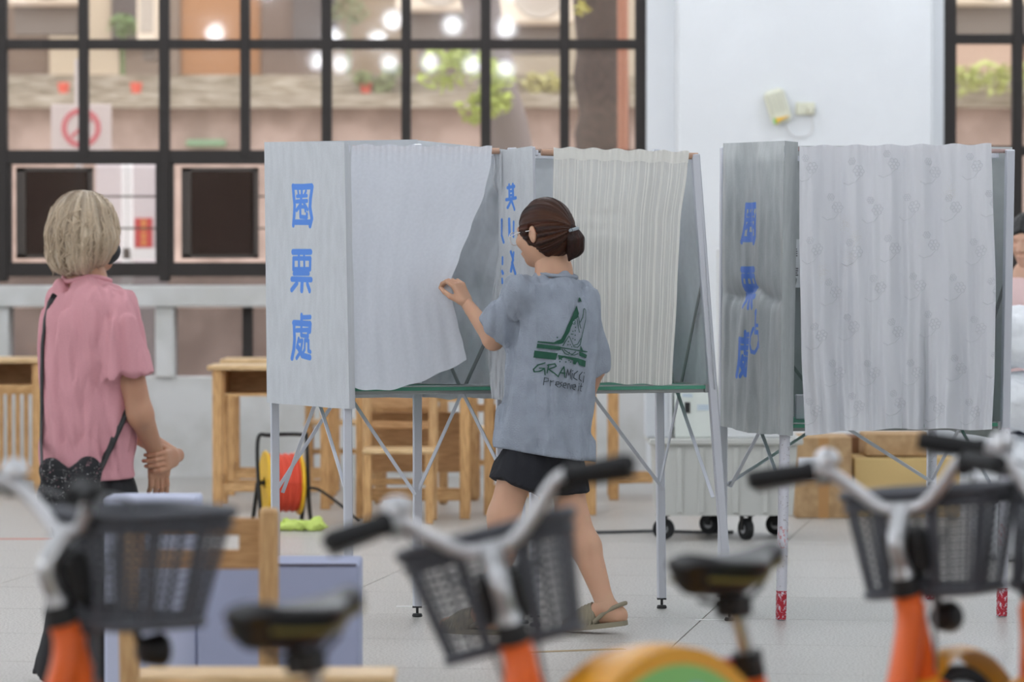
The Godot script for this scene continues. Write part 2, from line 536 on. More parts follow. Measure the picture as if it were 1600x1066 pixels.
func build_hall() -> void:
	# floor: a base and terrazzo slabs with open joints
	var m := MB.new()
	slab(m, -9, 9, -0.16, -0.004, -WALL - 0.2, -8.15)
	var fl := structure("floor", m, mats.joint)
	var lim := PackedVector2Array([Vector2(-9, -WALL - 0.05), Vector2(9, -WALL - 0.05), Vector2(9, -8.15), Vector2(-9, -8.15)])
	var turn := -0.15
	var cw := 1.45
	var ch := 0.9
	var u := Vector2(cos(turn), -sin(turn))
	var w := Vector2(sin(turn), cos(turn))
	var o := Vector2(0.55, -13.05)
	for i in range(-9, 9):
		for j in range(-13, 9):
			var c := o + u * (i * cw) + w * (j * ch)
			if c.x < -9.5 or c.x > 9.5 or c.y < -WALL - 1 or c.y > -7.0: continue
			var q := PackedVector2Array()
			for k in [Vector2(0, 0), Vector2(1, 0), Vector2(1, 1), Vector2(0, 1)]:
				q.append(c + u * (k.x * cw - (0.0025 if k.x > 0 else -0.0025)) + w * (k.y * ch - (0.0025 if k.y > 0 else -0.0025)))
			for p in Geometry2D.intersect_polygons(q, lim):
				var t := MB.new()
				t.prism(p, Transform3D(Basis(Vector3(1, 0, 0), Vector3(0, 0, 1), Vector3(0, 1, 0)), Vector3(0, -0.004, 0)), 0.004)
				obj("floor_slab", t, mats.floor, fl)
	m = MB.new()
	slab(m, -30, 30, -0.4, -0.1, -8.15, 40)
	structure("pavement_front", m, mats.pavement)
	m = MB.new()
	slab(m, -9.3, 9.3, 4.3, 4.55, -WALL - 0.3, 15)
	structure("ceiling", m, mats.ceiling)
	m = MB.new()
	slab(m, 9, 9.3, -0.1, 4.3, -WALL - 0.3, 1.0)
	structure("wall_right", m, mats.white_wall)
	# the left side has a band of openings between columns
	m = MB.new()
	slab(m, -9.3, -9, -0.1, 2.0, -WALL - 0.3, 1.0)
	slab(m, -9.3, -9, 3.6, 4.3, -WALL - 0.3, 1.0)
	for k in 9: slab(m, -9.3, -8.9, 2.0, 3.6, -WALL + 0.2 + k * 2.9, -WALL - 0.2 + k * 2.9)
	structure("wall_left", m, mats.white_wall)
	# the house across the yard, behind the lens: plain walls with rows of windows
	m = MB.new()
	slab(m, -26, 26, -0.1, 11.0, 32.0, 33.0)
	var yard := structure("wall_front_house", m, mat(rgb(150, 140, 128), 0.85))
	for i in 12:
		for j in 3:
			m = MB.new()
			slab(m, -23.5 + i * 4.0, -21.0 + i * 4.0, 1.0 + j * 3.4, 2.9 + j * 3.4, 31.95, 32.02)
			obj("window_pane", m, mat(rgb(74, 80, 84), 0.2), yard)
	# rear wall with its window openings: z is the inner face
	var z := -WALL
	var back := z - 0.24
	m = MB.new()
	var l := wx(-700)
	var r1 := wx(1010)
	var r2 := wx(1474)
	var rr := wx(2200)
	slab(m, -9, l, 0, 4.3, back, z)
	slab(m, r1, r2, 0, 4.3, back, z)
	slab(m, rr, 9, 0, 4.3, back, z)
	slab(m, l, r1, 3.55, 4.3, back, z)
	slab(m, r2, rr, 3.55, 4.3, back, z)
	slab(m, r2, rr, 0, wy(440), back, z)
	structure("wall_rear", m, mats.white_wall)
	m = MB.new()
	slab(m, wx(1058, 22.4), wx(1457, 22.4), 0, 4.3, z, -22.4, 0.012)
	structure("wall_column", m, mats.white_wall)
	# parapet under the windows: low wall, square openings with panes, white rail
	m = MB.new()
	slab(m, l, r1, 0, wy(590), back, z)
	slab(m, l, r1, wy(480), wy(446), back, z + 0.06, 0.01)
	for k in range(-3, 5):
		var c := 257.5 + k * 258.0
		if k == 4: continue
		slab(m, wx(c - 14.5), minf(wx(c + 14.5), r1), wy(590), wy(480), back, z + 0.03, 0.006)
	structure("wall_parapet", m, mats.low_wall)

func build_lamps() -> void:
	var disc := MB.new()
	var prof := []
	for k in 13: prof.append(Vector2(sin(PI * k / 12.0), -cos(PI * k / 12.0)) * 0.062)
	disc.lathe(Vector3(0, -0.17, 0), Basis(), prof, 24)
	var cup := MB.new()
	cup.lathe(Vector3.ZERO, Basis(), [Vector2(0.0, 0.0), Vector2(0.07, 0.0), Vector2(0.065, -0.02), Vector2(0.03, -0.03), Vector2(0.03, -0.07), Vector2(0.0, -0.07)], 20)
	var dm := disc.mesh()
	var cm := cup.mesh()
	var glow := mat(Color(1, 1, 1), 0.5)
	glow.emission_enabled = true; glow.emission = Color(0.95, 0.97, 1.0); glow.emission_energy_multiplier = 30.0
	var spots := []
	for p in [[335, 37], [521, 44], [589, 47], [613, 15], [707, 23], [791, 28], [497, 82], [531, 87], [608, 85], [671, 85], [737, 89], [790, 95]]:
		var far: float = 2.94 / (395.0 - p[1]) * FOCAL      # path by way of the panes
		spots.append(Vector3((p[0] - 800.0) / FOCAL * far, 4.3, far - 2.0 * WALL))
	for i in 5:
		for j in 6: spots.append(Vector3(-5.2 + i * 2.6, 4.3, -21.0 + j * 3.3))
	for k in spots.size():
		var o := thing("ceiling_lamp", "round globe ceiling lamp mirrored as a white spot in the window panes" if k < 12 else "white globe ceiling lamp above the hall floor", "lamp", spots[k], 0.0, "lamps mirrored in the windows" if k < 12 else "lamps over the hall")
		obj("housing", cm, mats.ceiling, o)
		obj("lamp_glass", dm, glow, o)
		var li := OmniLight3D.new()
		li.name = "lamp_light"
		li.light_size = 0.09
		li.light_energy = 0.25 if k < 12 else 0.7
		li.light_color = Color(0.95, 0.97, 1.0)
		li.omni_range = 40.0; li.omni_attenuation = 2.0
		li.shadow_enabled = true
		o.add_child(li)
		li.position.y = -0.17

func build_windows() -> void:
	window_rows(structure("window_1"), [-632, -506, -380, -254, -121, 5, 132, 258, 384, 511, 635, 759, 882, 1003], -690, 1012, true)
	window_rows(structure("window_2"), [1588, 1716, 1844, 1972, 2100], 1472, 2180, false)

func window_rows(win: Node3D, ups: Array, left: float, right: float, sashes: bool) -> void:
	var z := -WALL - 0.1
	var d := WALL + 0.1
	var rows := [-205.0, -90.0, 70.0, 246.0, 421.0] if sashes else [-205.0, -90.0, 62.0, 236.0, 421.0]
	var m := MB.new()
	slab(m, wx(left, d), wx(right, d), wy(-205, d), wy(-225, d), z - 0.05, z + 0.05)
	obj("frame_head", m, mats.frame, win)
	for k in [0, 1]:
		m = MB.new()
		var c := left + 10 if k == 0 else right - 10
		slab(m, wx(c - 10, d), wx(c + 10, d), wy(440, d), wy(-205, d), z - 0.05, z + 0.05)
		obj("frame_post", m, mats.frame, win)
	for y in rows.slice(1):
		m = MB.new()
		var hh := 11.0 if y == 246.0 or y == 421.0 else 7.5
		slab(m, wx(left, d), wx(right, d), wy(y + hh, d), wy(y - hh, d), z - 0.04, z + 0.045, 0.004)
		obj("transom", m, mats.frame, win)
	var edges := [left + 14]
	for k in ups.size():
		var x: float = ups[k]
		m = MB.new()
		if sashes and k % 2 == 0 and x != 1003:
			slab(m, wx(x - 7.5, d), wx(x + 7.5, d), wy(246, d), wy(-205, d), z - 0.045, z + 0.05, 0.004)
		else:
			slab(m, wx(x - 8, d), wx(x + 8, d), wy(440, d), wy(-205, d), z - 0.045, z + 0.05, 0.004)
			if sashes: slab(m, wx(x - 14, d), wx(x + 14, d), wy(410, d), wy(257, d), z - 0.04, z + 0.04, 0.004)
		obj("mullion", m, mats.frame, win)
		edges.append(x)
	edges.append(right - 14)
	for k in edges.size() - 1:
		for j in 3 if sashes else 4:
			m = MB.new()
			slab(m, wx(edges[k], d), wx(edges[k + 1], d), wy(rows[j + 1], d), wy(rows[j], d), z - 0.003, z + 0.003)
			obj("pane", m, mats.pane, win)
	if not sashes: return
	# sliding sashes in the row above the rail: a dark tinted pair to the left of each bay, clear glass to the right
	for k in range(-2, 4):
		var x0 := 14.0 + k * 258.0
		for s in [[x0 + 12, x0 + 128, 0.0], [x0 + 20, x0 + 133, 0.022]]:
			var f := MB.new()
			var a := wx(s[0], d)
			var b := wx(s[1], d)
			var t := wy(262, d)
			var q := wy(404, d)
			var zz: float = z + s[2]
			slab(f, a, a + 0.028, q, t, zz, zz + 0.02); slab(f, b - 0.028, b, q, t, zz, zz + 0.02)
			slab(f, a, b, t - 0.022, t, zz, zz + 0.02); slab(f, a, b, q, q + 0.022, zz, zz + 0.02)
			obj("sash_frame", f, mats.sash, win)
			var g := MB.new()
			slab(g, a + 0.02, b - 0.02, q + 0.02, t - 0.02, zz + 0.008, zz + 0.012)
			obj("sash_pane", g, mats.tinted, win)
		m = MB.new()
		slab(m, wx(x0 + 132, d), wx(x0 + 236, d), wy(404, d), wy(262, d), z - 0.003, z + 0.003)
		obj("pane", m, mats.pane, win)
		for y in [307.0, 357.0]:
			m = MB.new()
			slab(m, wx(x0 + 130, d), wx(x0 + 238, d), wy(y + 1.5, d), wy(y - 1.5, d), z - 0.03, z - 0.018)
			obj("grille_bar", m, mats.frame, win)
	# strip under the sashes and the square openings of the parapet
	m = MB.new()
	slab(m, wx(left, d), wx(right, d), wy(446, d), wy(430, d), z - 0.003, z + 0.003)
	obj("pane", m, mats.frosted, win)
	for k in range(-3, 4):
		var x0 := 272.0 + k * 258.0
		for s in [[x0, x0 + 108], [x0 + 122, x0 + 229]]:
			m = MB.new()
			slab(m, wx(s[0], d), minf(wx(s[1], d), wx(1010)), wy(588, d), wy(481, d), z - 0.004, z + 0.004)
			obj("pane", m, mats.frosted, win)
		m = MB.new()
		slab(m, wx(x0 + 107, d), wx(x0 + 123, d), wy(590, d), wy(480, d), z - 0.03, z + 0.03)
		obj("mullion", m, mats.frame, win)

func build_street() -> void:
	var m := MB.new()
	slab(m, -40, 40, -0.3, -0.02, -60, -WALL - 0.24)
	structure("street", m, tri(mat(rgb(166, 150, 138), 0.9), noise_tex(0.03, Color(0.85, 0.85, 0.85), Color.WHITE), Vector3(0.4, 0.4, 0.4), true))
	# the building across the lane: plain lower storey, weathered ledges, set-back facade
	var d := 31.0
	var pink: StandardMaterial3D = tri(mat(rgb(196, 172, 158), 0.85), noise_tex(0.015, Color(0.86, 0.85, 0.84), Color.WHITE), Vector3(0.3, 0.3, 0.3), true)
	var stone: StandardMaterial3D = tri(mat(rgb(186, 176, 158), 0.9), noise_tex(0.03, Color(0.72, 0.69, 0.64), Color(1, 1, 1), 512, FastNoiseLite.TYPE_SIMPLEX_SMOOTH, 5), Vector3(0.2, 2.2, 0.2), true)
	var b := thing("street_building", "low beige building across the lane with weathered ledges, seen through the long window", "building", Vector3(0, 0, -d))
	facade(b, "lower_wall", -700, 2300, 700, 168, -0.3, 0.0, pink)
	facade(b, "ledge", -700, 2300, 170, 148, -0.3, 0.25, stone)
	facade(b, "ledge", -700, 2300, 146, 117, -0.8, -0.05, stone)
	facade(b, "upper_wall", -700, 2300, 150, -420, -1.4, -0.9, mat(rgb(178, 150, 124), 0.9))
	var xs := [-500, -330, -160, 60, 175, 270, 400, 505, 655, 770, 1080, 1300, 1470, 1610, 1900]
	var cols := [rgb(150, 120, 96), rgb(200, 176, 150), rgb(128, 108, 92), rgb(208, 190, 164), rgb(146, 128, 112), rgb(178, 128, 86), rgb(116, 98, 86), rgb(150, 130, 104), rgb(132, 116, 102), rgb(190, 176, 154), rgb(128, 110, 96), rgb(186, 150, 128), rgb(208, 178, 156), rgb(176, 140, 118)]
	for k in xs.size() - 1:
		facade(b, "wall_panel", xs[k], xs[k + 1] - 4, 112, -300, -0.9, -0.78 - 0.05 * (k % 3), mat(cols[k], 0.9))
	for k in 9:
		facade(b, "window_pane", -420 + k * 290, -350 + k * 290, 60, -40, -0.79, -0.74, mat(rgb(92, 84, 80), 0.25))
	for p in [[70.0, -20.0], [232.0, 20.0], [680.0, -10.0], [835.0, 10.0], [1540.0, -20.0]]:
		var t := thing("air_conditioner", "cream air conditioner box on the facade %s" % {70.0: "at the window's left edge", 232.0: "beside the green plant, narrow and tall", 680.0: "left of the leaning tree trunk", 835.0: "right of the leaning tree trunk", 1540.0: "seen through the right-hand window"}[p[0]], "air conditioner", at(p[0], p[1], d - 0.2))
		m = MB.new()
		var narrow: bool = p[0] == 232.0
		m.box(Vector3(0, 0.1, 0), Vector3(0.16 if narrow else 0.62, 0.75 if narrow else 0.5, 0.3), Basis(), 0.03)
		obj("casing", m, mat(rgb(232, 216, 192), 0.6), t)
		m = MB.new()
		if narrow:
			m.box(Vector3(0, 0.11, 0.153), Vector3(0.11, 0.55, 0.01), Basis(), 0.004)
		else:
			m.lathe(Vector3(0.04, 0.1, 0.15), Basis(Vector3(1, 0, 0), Vector3(0, 0, 1), Vector3(0, -1, 0)), [Vector2(0, 0.006), Vector2(0.16, 0.006), Vector2(0.2, 0.016), Vector2(0.21, 0.0)], 24)
		obj("fan_grille", m, mat(rgb(186, 174, 158), 0.6), t)
		m = MB.new()
		m.box(Vector3(0, -0.22, -0.18), Vector3(0.1 if narrow else 0.5, 0.3, 0.3))
		obj("bracket", m, mat(rgb(120, 110, 100), 0.7), t)
	var bark: StandardMaterial3D = tri(mat(rgb(84, 68, 60), 0.9), noise_tex(0.03, Color(0.55, 0.55, 0.55), Color.WHITE), Vector3(3, 0.8, 3))
	trunk("leaning grey tree trunk outside the fifth and sixth window bays", [at(806, 640, 27.5), at(800, 240, 27.5), at(772, 110, 27.5), at(735, -60, 27.5), at(700, -260, 27.5)], [0.19, 0.16, 0.14, 0.13, 0.12], mat(rgb(118, 108, 104), 0.9))
	trunk("thick dark brown tree trunk outside the last bay of the long window", [at(945, 640, 25.5), at(944, 240, 25.5), at(938, 60, 25.5), at(930, -260, 25.5)], [0.21, 0.18, 0.17, 0.16], bark)
	m = MB.new()
	m.tube([at(975, 640, 25.0), at(972, -300, 25.0)], 0.035, 12)
	tag(obj("rusty_pole", m, mat(rgb(172, 112, 84), 0.7)), "thin rusty brown pole beside the thick dark trunk", "pole")
	leaves("yellow green leaf spray hanging in front of the leaning trunk", [[690, 108, 40], [735, 95, 34], [742, 168, 30], [775, 158, 26], [778, 120, 24]], 27.0, rgb(176, 190, 84), 90, at(768, 100, 27.4))
	leaves("small yellow leaf spray on the thick dark trunk", [[908, 14, 12]], 25.1, rgb(186, 180, 84), 20)
	leaves("green potted bush on the ledge beside the narrow air conditioner", [[192, 40, 22]], 31.2, rgb(120, 150, 92), 80, at(192, 117, 31.2))
	leaves("grey green bush at the top of the fourth window bay", [[545, 16, 32]], 31.2, rgb(128, 136, 96), 90, at(545, 117, 31.2))
	leaves("pale green hanging plant with red flowers on the ledge in the fifth bay", [[566, 122, 14], [598, 132, 16], [612, 112, 14]], 30.88, rgb(150, 160, 112), 80)
	leaves("light green hedge along the ledge seen through the right-hand window", [[1500, 124, 30], [1545, 122, 32], [1590, 122, 32], [1640, 122, 32]], 30.5, rgb(190, 196, 118), 110)
	leaves("light green moss planter on the ledge right of the leaning trunk", [[835, 130, 18], [862, 128, 18]], 30.88, rgb(206, 200, 140), 60)
	for p in [[100, 138, "left"], [213, 128, "right"], [572, 128, "rearmost"]]:
		m = MB.new()
		m.lathe(Vector3(at(p[0], 140, 30.9).x, wy(148, 31.0) + 0.003, -30.88), Basis(), [Vector2(0, 0), Vector2(0.035, 0), Vector2(0.05, 0.08), Vector2(0.045, 0.085), Vector2(0, 0.07)], 14)
		tag(obj("flower_pot", m, mat(rgb(226, 92, 70), 0.6)), "small red flower pot on the ledge, %s of three" % {"left": "the one above the round road sign", "right": "the one in the second window bay", "rearmost": "the one in the fifth window bay"}[p[2]], "flower pot", "red pots on the ledge")
	# road sign, pillar and poster close outside
	var g := thing("road_sign", "round red-ringed no-entry road sign on a grey board outside the window", "sign", at(128, 720, 26.0) * Vector3(1, 0, 1))
	var so := g.position
	m = MB.new()
	m.box(at(127, 205, 26.0) - so, Vector3(0.4, 0.36, 0.02), Basis(), 0.004)
	obj("sign_board", m, mat(rgb(206, 192, 186), 0.7), g)
	var face := Basis(Vector3(1, 0, 0), Vector3(0, 0, 1), Vector3(0, -1, 0))
	m = MB.new()
	m.lathe(at(127, 200, 26.0) - so + Vector3(0, 0, 0.01), face, [Vector2(0.095, 0.0), Vector2(0.097, 0.006), Vector2(0.13, 0.006), Vector2(0.132, 0.0)], 36)
	obj("sign_ring", m, mat(rgb(204, 104, 110), 0.6), g)
	m = MB.new()
	m.bar(at(112, 214, 26.0) - so + Vector3(0, 0, 0.014), at(142, 186, 26.0) - so + Vector3(0, 0, 0.014), 0.02, 0.004, Vector3.UP)
	obj("sign_slash", m, mat(rgb(204, 104, 110), 0.6), g)
	m = MB.new()
	m.tube([Vector3(-0.02, 0, -0.03), Vector3(-0.02, 2.6, -0.03)], 0.025, 12)
	obj("sign_post", m, mat(rgb(196, 186, 180), 0.6), g)
	m = MB.new()
	slab(m, wx(190, 25.5), wx(206, 25.5), -0.02, wy(254, 25.5), -25.6, -25.5, 0.01)
	slab(m, wx(150, 25.5), wx(250, 25.5), wy(405, 25.5), wy(388, 25.5), -25.7, -25.5)
	tag(obj("white_pillar", m, mat(rgb(250, 248, 246), 0.6)), "bright white pillar with a sill outside the open sash window", "pillar")
	m = MB.new()
	slab(m, wx(211, 26.49), wx(238, 26.49), wy(387, 26.49), wy(341, 26.49), -26.5, -26.49)
	var pr := Print.new(56, 96, rgb(196, 34, 40))
	for q in [[28, 16], [28, 38], [28, 62], [28, 82]]:
		pr.strokes([[1, -0.4, -0.4, 0.4, -0.4], [1, -0.5, 0.0, 0.5, 0.0], [1, 0, -0.5, 0, 0.5], [1, -0.4, 0.45, 0.4, 0.45]], Vector2(q[0], q[1]), Vector2(22, 16), rgb(226, 168, 60), 3.0)
	var pm := mat(Color.WHITE, 0.6)
	pm.albedo_texture = pr.tex()
	tag(obj("red_poster", m, pm), "red paper poster with gold characters behind the white pillar", "poster")
	m = MB.new()
	slab(m, wx(150, 26.5), wx(190, 26.5), 0, wy(240, 26.5), -26.6, -26.5)
	slab(m, wx(206, 26.5), wx(260, 26.5), 0, wy(240, 26.5), -26.6, -26.5)
	tag(obj("pale_board", m, mat(rgb(214, 204, 204), 0.8)), "pale pinkish board standing behind the white pillar and poster", "board")
	m = MB.new()
	m.box(at(322, 224, 30.94), Vector3(0.32, 0.06, 0.1), Basis(), 0.02)
	tag(obj("green_box", m, mat(rgb(132, 168, 130), 0.7)), "small green box low on the wall across the lane", "box")

func facade(b: Node3D, called: String, x0: float, x1: float, y0: float, y1: float, z0: float, z1: float, mt: Material) -> void:
	var d := 31.0
	var q := MB.new()
	slab(q, wx(x0, d), wx(x1, d), maxf(wy(y0, d), -0.02), wy(y1, d), z0, z1)
	obj(called, q, mt, b)

func trunk(label: String, pts: Array, rad: Array, mt: Material) -> void:
	var m := MB.new()
	var p := []
	var r := []
	for k in (pts.size() - 1) * 6 + 1:
		var i := mini(k / 6, pts.size() - 2)
		var u := (k - i * 6) / 6.0
		p.append((pts[i] as Vector3).lerp(pts[i + 1], u) + Vector3(sin(k * 1.7), 0, cos(k * 2.3)) * 0.012)
		r.append(lerpf(rad[i], rad[i + 1], u) * (1.0 + 0.05 * sin(k * 2.1)))
	m.tube(p, r, 16)
	tag(obj("tree_trunk", m, mt), label, "tree")

func leaves(label: String, blobs: Array, d: float, col: Color, per: int, from := Vector3.ZERO) -> void:
	var m := MB.new()
	for bl in blobs:
		if from != Vector3.ZERO: m.tube([from, from.lerp(at(bl[0], bl[1], d), 0.5) + Vector3(0, 0.05, 0), at(bl[0], bl[1], d)], [0.02, 0.014, 0.008], 6)
		for k in per:
			var a := rng.randf() * TAU
			var r: float = sqrt(rng.randf()) * bl[2]
			var c := at(bl[0] + cos(a) * r, bl[1] + sin(a) * r * 0.8, d + rng.randf_range(-0.1, 0.1))
			var b := Basis.from_euler(Vector3(rng.randf_range(-1, 1), rng.randf() * TAU, rng.randf_range(-1, 1)))
			var s := rng.randf_range(0.03, 0.06)
			var tip := c + b.x * s
			m.quad(c - b.x * s, c + b.z * s * 0.4, tip, c - b.z * s * 0.4)
		m.tube([at(bl[0], bl[1] + bl[2], d), at(bl[0] + 2, bl[1], d), at(bl[0] - 3, bl[1] - bl[2] * 0.7, d)], 0.008, 6)
	var mt := mat(col, 0.6)
	mt.backlight_enabled = true; mt.backlight = col * 0.6
	tag(obj("leafy_plant", m, mt), label, "plant")

# ---------------------------------------------------------------- voting booths
const BLUE := Color(0.36, 0.56, 0.88)
var glyph_circle := [[1.1, 0.07, 0.06, 0.1, 0.3, 0.13, 0.5, 0.1, 0.75, 0.05, 0.97], [1.3, 0.1, 0.08, 0.5, 0.08, 0.93, 0.06], [1.2, 0.95, 0.07, 0.86, 0.35, 0.84, 0.55, 0.94, 0.8, 0.86, 0.97], [1.2, 0.12, 0.9, 0.85, 0.89],
	[0.7, 0.31, 0.17, 0.33, 0.25], [0.8, 0.48, 0.14, 0.47, 0.3], [0.7, 0.66, 0.17, 0.6, 0.25], [0.8, 0.25, 0.3, 0.69, 0.28], [0.9, 0.22, 0.42, 0.7, 0.4], [0.9, 0.45, 0.3, 0.42, 0.48, 0.22, 0.62], [0.8, 0.55, 0.44, 0.73, 0.6], [0.8, 0.4, 0.54, 0.62, 0.54, 0.63, 0.63], [0.9, 0.39, 0.55, 0.39, 0.77, 0.7, 0.78, 0.7, 0.7]]
var glyph_ballot := [[1.3, 0.07, 0.07, 0.95, 0.05], [1.0, 0.1, 0.22, 0.93, 0.2, 0.91, 0.45, 0.1, 0.47, 0.1, 0.22], [0.9, 0.36, 0.08, 0.36, 0.45], [0.9, 0.62, 0.08, 0.62, 0.45], [1.0, 0.12, 0.57, 0.84, 0.55], [1.2, 0.04, 0.7, 0.96, 0.69], [1.3, 0.5, 0.71, 0.47, 0.95], [1.1, 0.25, 0.79, 0.03, 0.95], [1.3, 0.76, 0.79, 0.88, 0.94]]
var glyph_place := [[1.0, 0.5, 0.02, 0.5, 0.18], [1.0, 0.55, 0.07, 0.96, 0.05], [1.3, 0.13, 0.2, 0.95, 0.2, 0.93, 0.35], [1.1, 0.14, 0.2, 0.16, 0.55, 0.12, 0.78, 0.04, 0.97], [1.0, 0.26, 0.36, 0.84, 0.33], [0.9, 0.5, 0.22, 0.49, 0.46, 0.84, 0.47, 0.84, 0.4], [0.8, 0.36, 0.53, 0.26, 0.73], [0.9, 0.38, 0.59, 0.54, 0.57, 0.46, 0.8, 0.25, 0.96], [1.3, 0.32, 0.72, 0.52, 0.89, 0.93, 0.92], [0.9, 0.68, 0.56, 0.67, 0.75, 0.58, 0.83], [0.9, 0.68, 0.56, 0.87, 0.56, 0.87, 0.78, 0.96, 0.8]]

func booth_print(w: int, hh: int, base: Color, streak: float) -> Print:
	var p := Print.new(w, hh, base)
	var fn := FastNoiseLite.new()
	fn.seed = w; fn.frequency = 0.03
	for y in hh:
		for x in w:
			var g := fn.get_noise_2d(x * 1.5, y * 0.4) * streak + fn.get_noise_2d(x * 7.0, y * 7.0) * 0.02
			p.im.set_pixel(x, y, Color(base.r + g, base.g + g, base.b + g))
	return p

func cloth_mat(p: Print, rough := 0.85, alpha := 1.0, glow := 0.35) -> StandardMaterial3D:
	var m := mat(Color(1, 1, 1, alpha), rough)
	m.albedo_texture = p.tex()
	if alpha < 1.0: m.transparency = BaseMaterial3D.TRANSPARENCY_ALPHA
	m.backlight_enabled = glow > 0.0; m.backlight = Color(glow, glow, glow)
	return m

class Folds:
	var fn := FastNoiseLite.new()
	var up := 1.0          # how much slower the folds change downwards
	var deep := 0.01
	var crease := -1.0     # a sharp cross crease at this height
	func _init(s: int, freq: float, dd: float, stretch: float) -> void:
		fn.seed = s; fn.frequency = freq; fn.fractal_octaves = 3; deep = dd; up = stretch
	func of(u: float, v: float) -> float:
		var d := fn.get_noise_2d(u * 100.0, v * 100.0 * up) * deep
		if crease > 0.0: d += deep * 0.9 * exp(-absf(v - crease - 0.02 * sin(u * 9.0)) * 45.0) + deep * 0.8 * fn.get_noise_2d(u * 160.0, v * 30.0) * smoothstep(crease - 0.05, crease + 0.05, v)
		return d

func cloth(a_top: Vector3, b_top: Vector3, a_bot: Vector3, b_bot: Vector3, fo: Folds, nu := 30, nv := 44) -> MB:
	var m := MB.new()
	var nn := (b_top - a_top).cross(a_bot - a_top).normalized()
	var rows := []
	for i in nv + 1:
		var v := float(i) / nv
		var row := PackedVector3Array()
		for j in nu + 1:
			var u := float(j) / nu
			var hold := smoothstep(0.0, 0.1, u) * smoothstep(0.0, 0.1, 1.0 - u) * smoothstep(0.0, 0.06, v)
			row.append(a_top.lerp(b_top, u).lerp(a_bot.lerp(b_bot, u), v) + nn * fo.of(u, v) * (0.15 + 0.85 * hold) + Vector3(0, fo.of(u * 0.7 + 3.0, 0.2) * 0.5 * v, 0))
		rows.append(row)
	m.grid(rows)
	return m

func leg_at(foot: Vector2, top: Vector2, d: float, hh: float) -> Array:
	# foot on the floor under a pixel, head at hh above the floor under another
	var f := at(foot.x, foot.y, d)
	var t := at(top.x, top.y, d)
	return [Vector3(f.x, 0, -d), Vector3(t.x, hh, -d)]

func on_leg(l: Array, y: float) -> Vector3:
	return (l[0] as Vector3).lerp(l[1], y / (l[1].y as float))

func booth_frame(b: Node3D, legs: Array, shelf_y: float, sides: Array, bare := []) -> void:
	# legs in order front left, back left, back right, front right
	var o := b.position
	for k in 4:
		var l: Array = legs[k]
		var m := MB.new()
		var z: Vector3 = (l[1] - l[0]).normalized()
		var x := Vector3(1, 0, 0).rotated(Vector3.UP, 0.18)
		x = (x - z * x.dot(z)).normalized()
		var y0 := on_leg(l, 0.001 if k in bare else 0.035)
		m.box((y0 + l[1]) * 0.5 - o, Vector3(0.03, 0.03, y0.distance_to(l[1])), Basis(x, z.cross(x), z), 0.003)
		obj("leg", m, mats.alu, b)
		if k in bare: continue
		m = MB.new()
		m.lathe(l[0] - o, Basis(), [Vector2(0, 0.0), Vector2(0.017, 0.0), Vector2(0.019, 0.004), Vector2(0.016, 0.012), Vector2(0.005, 0.013), Vector2(0.005, 0.035)], 14)
		m.box(on_leg(l, 0.036) - o, Vector3(0.034, 0.006, 0.034))
		obj("foot", m, mats.black, b)
	var c0 := Vector3.ZERO
	for l in legs: c0 += on_leg(l, 0.0) * 0.25
	for s in sides:
		var p: Array = legs[s[0]]
		var q: Array = legs[s[1]]
		var mid := (on_leg(p, shelf_y - 0.01) + on_leg(q, shelf_y - 0.01)) * 0.5 - o
		var n := Vector3.UP.cross((q[0] as Vector3) - p[0]).normalized() * 0.012
		var ins := n.normalized() * 0.03
		if ins.dot(c0 - p[0]) < 0.0: ins = -ins
		mid += ins
		for e in [[p, 0.44, 1.0], [q, 0.44, -1.0], [p, 1.22, -1.0], [q, 1.22, 1.0]]:
			var m := MB.new()
			m.bar(mid + n * e[2], on_leg(e[0], e[1]) - o + n * e[2] + ins * 0.6, 0.013, 0.005, Vector3.UP.cross(n), 0.001)
			obj("brace", m, mats.alu_dull if e[1] > 1.0 else mats.alu, b)
	var poly := PackedVector2Array()
	var c := Vector3.ZERO
	for l in legs: c += on_leg(l, shelf_y) * 0.25
	for l in legs:
		var p := on_leg(l, shelf_y) - o
		poly.append(Vector2(p.x, -p.z))
	var sm := MB.new()
	sm.prism(poly, Transform3D(Basis(Vector3(1, 0, 0), Vector3(0, 0, -1), Vector3(0, 1, 0)), Vector3(0, shelf_y - 0.014, 0)), 0.012)
	obj("shelf", sm, mats.green_board, b)
	for k in 4:
		var p := on_leg(legs[k], shelf_y - 0.012) - o
		var q := on_leg(legs[(k + 1) % 4], shelf_y - 0.012) - o
		var m := MB.new()
		var ins := Vector3.UP.cross(q - p).normalized() * 0.02
		if ins.dot(c0 - legs[k][0]) < 0.0: ins = -ins
		m.bar(p + ins, q + ins, 0.03, 0.014, Vector3.UP, 0.002)
		obj("shelf_rail", m, mats.alu_dull, b)
	for k in [0, 1, 2]:
		var m := MB.new()
		m.bar((on_leg(legs[k], 1.66) - o).lerp(c0 - o + Vector3(0, 1.66, 0), 0.08), (on_leg(legs[k + 1], 1.66) - o).lerp(c0 - o + Vector3(0, 1.66, 0), 0.08), 0.02, 0.012, Vector3.UP, 0.002)
		obj("top_rail", m, mats.alu, b)

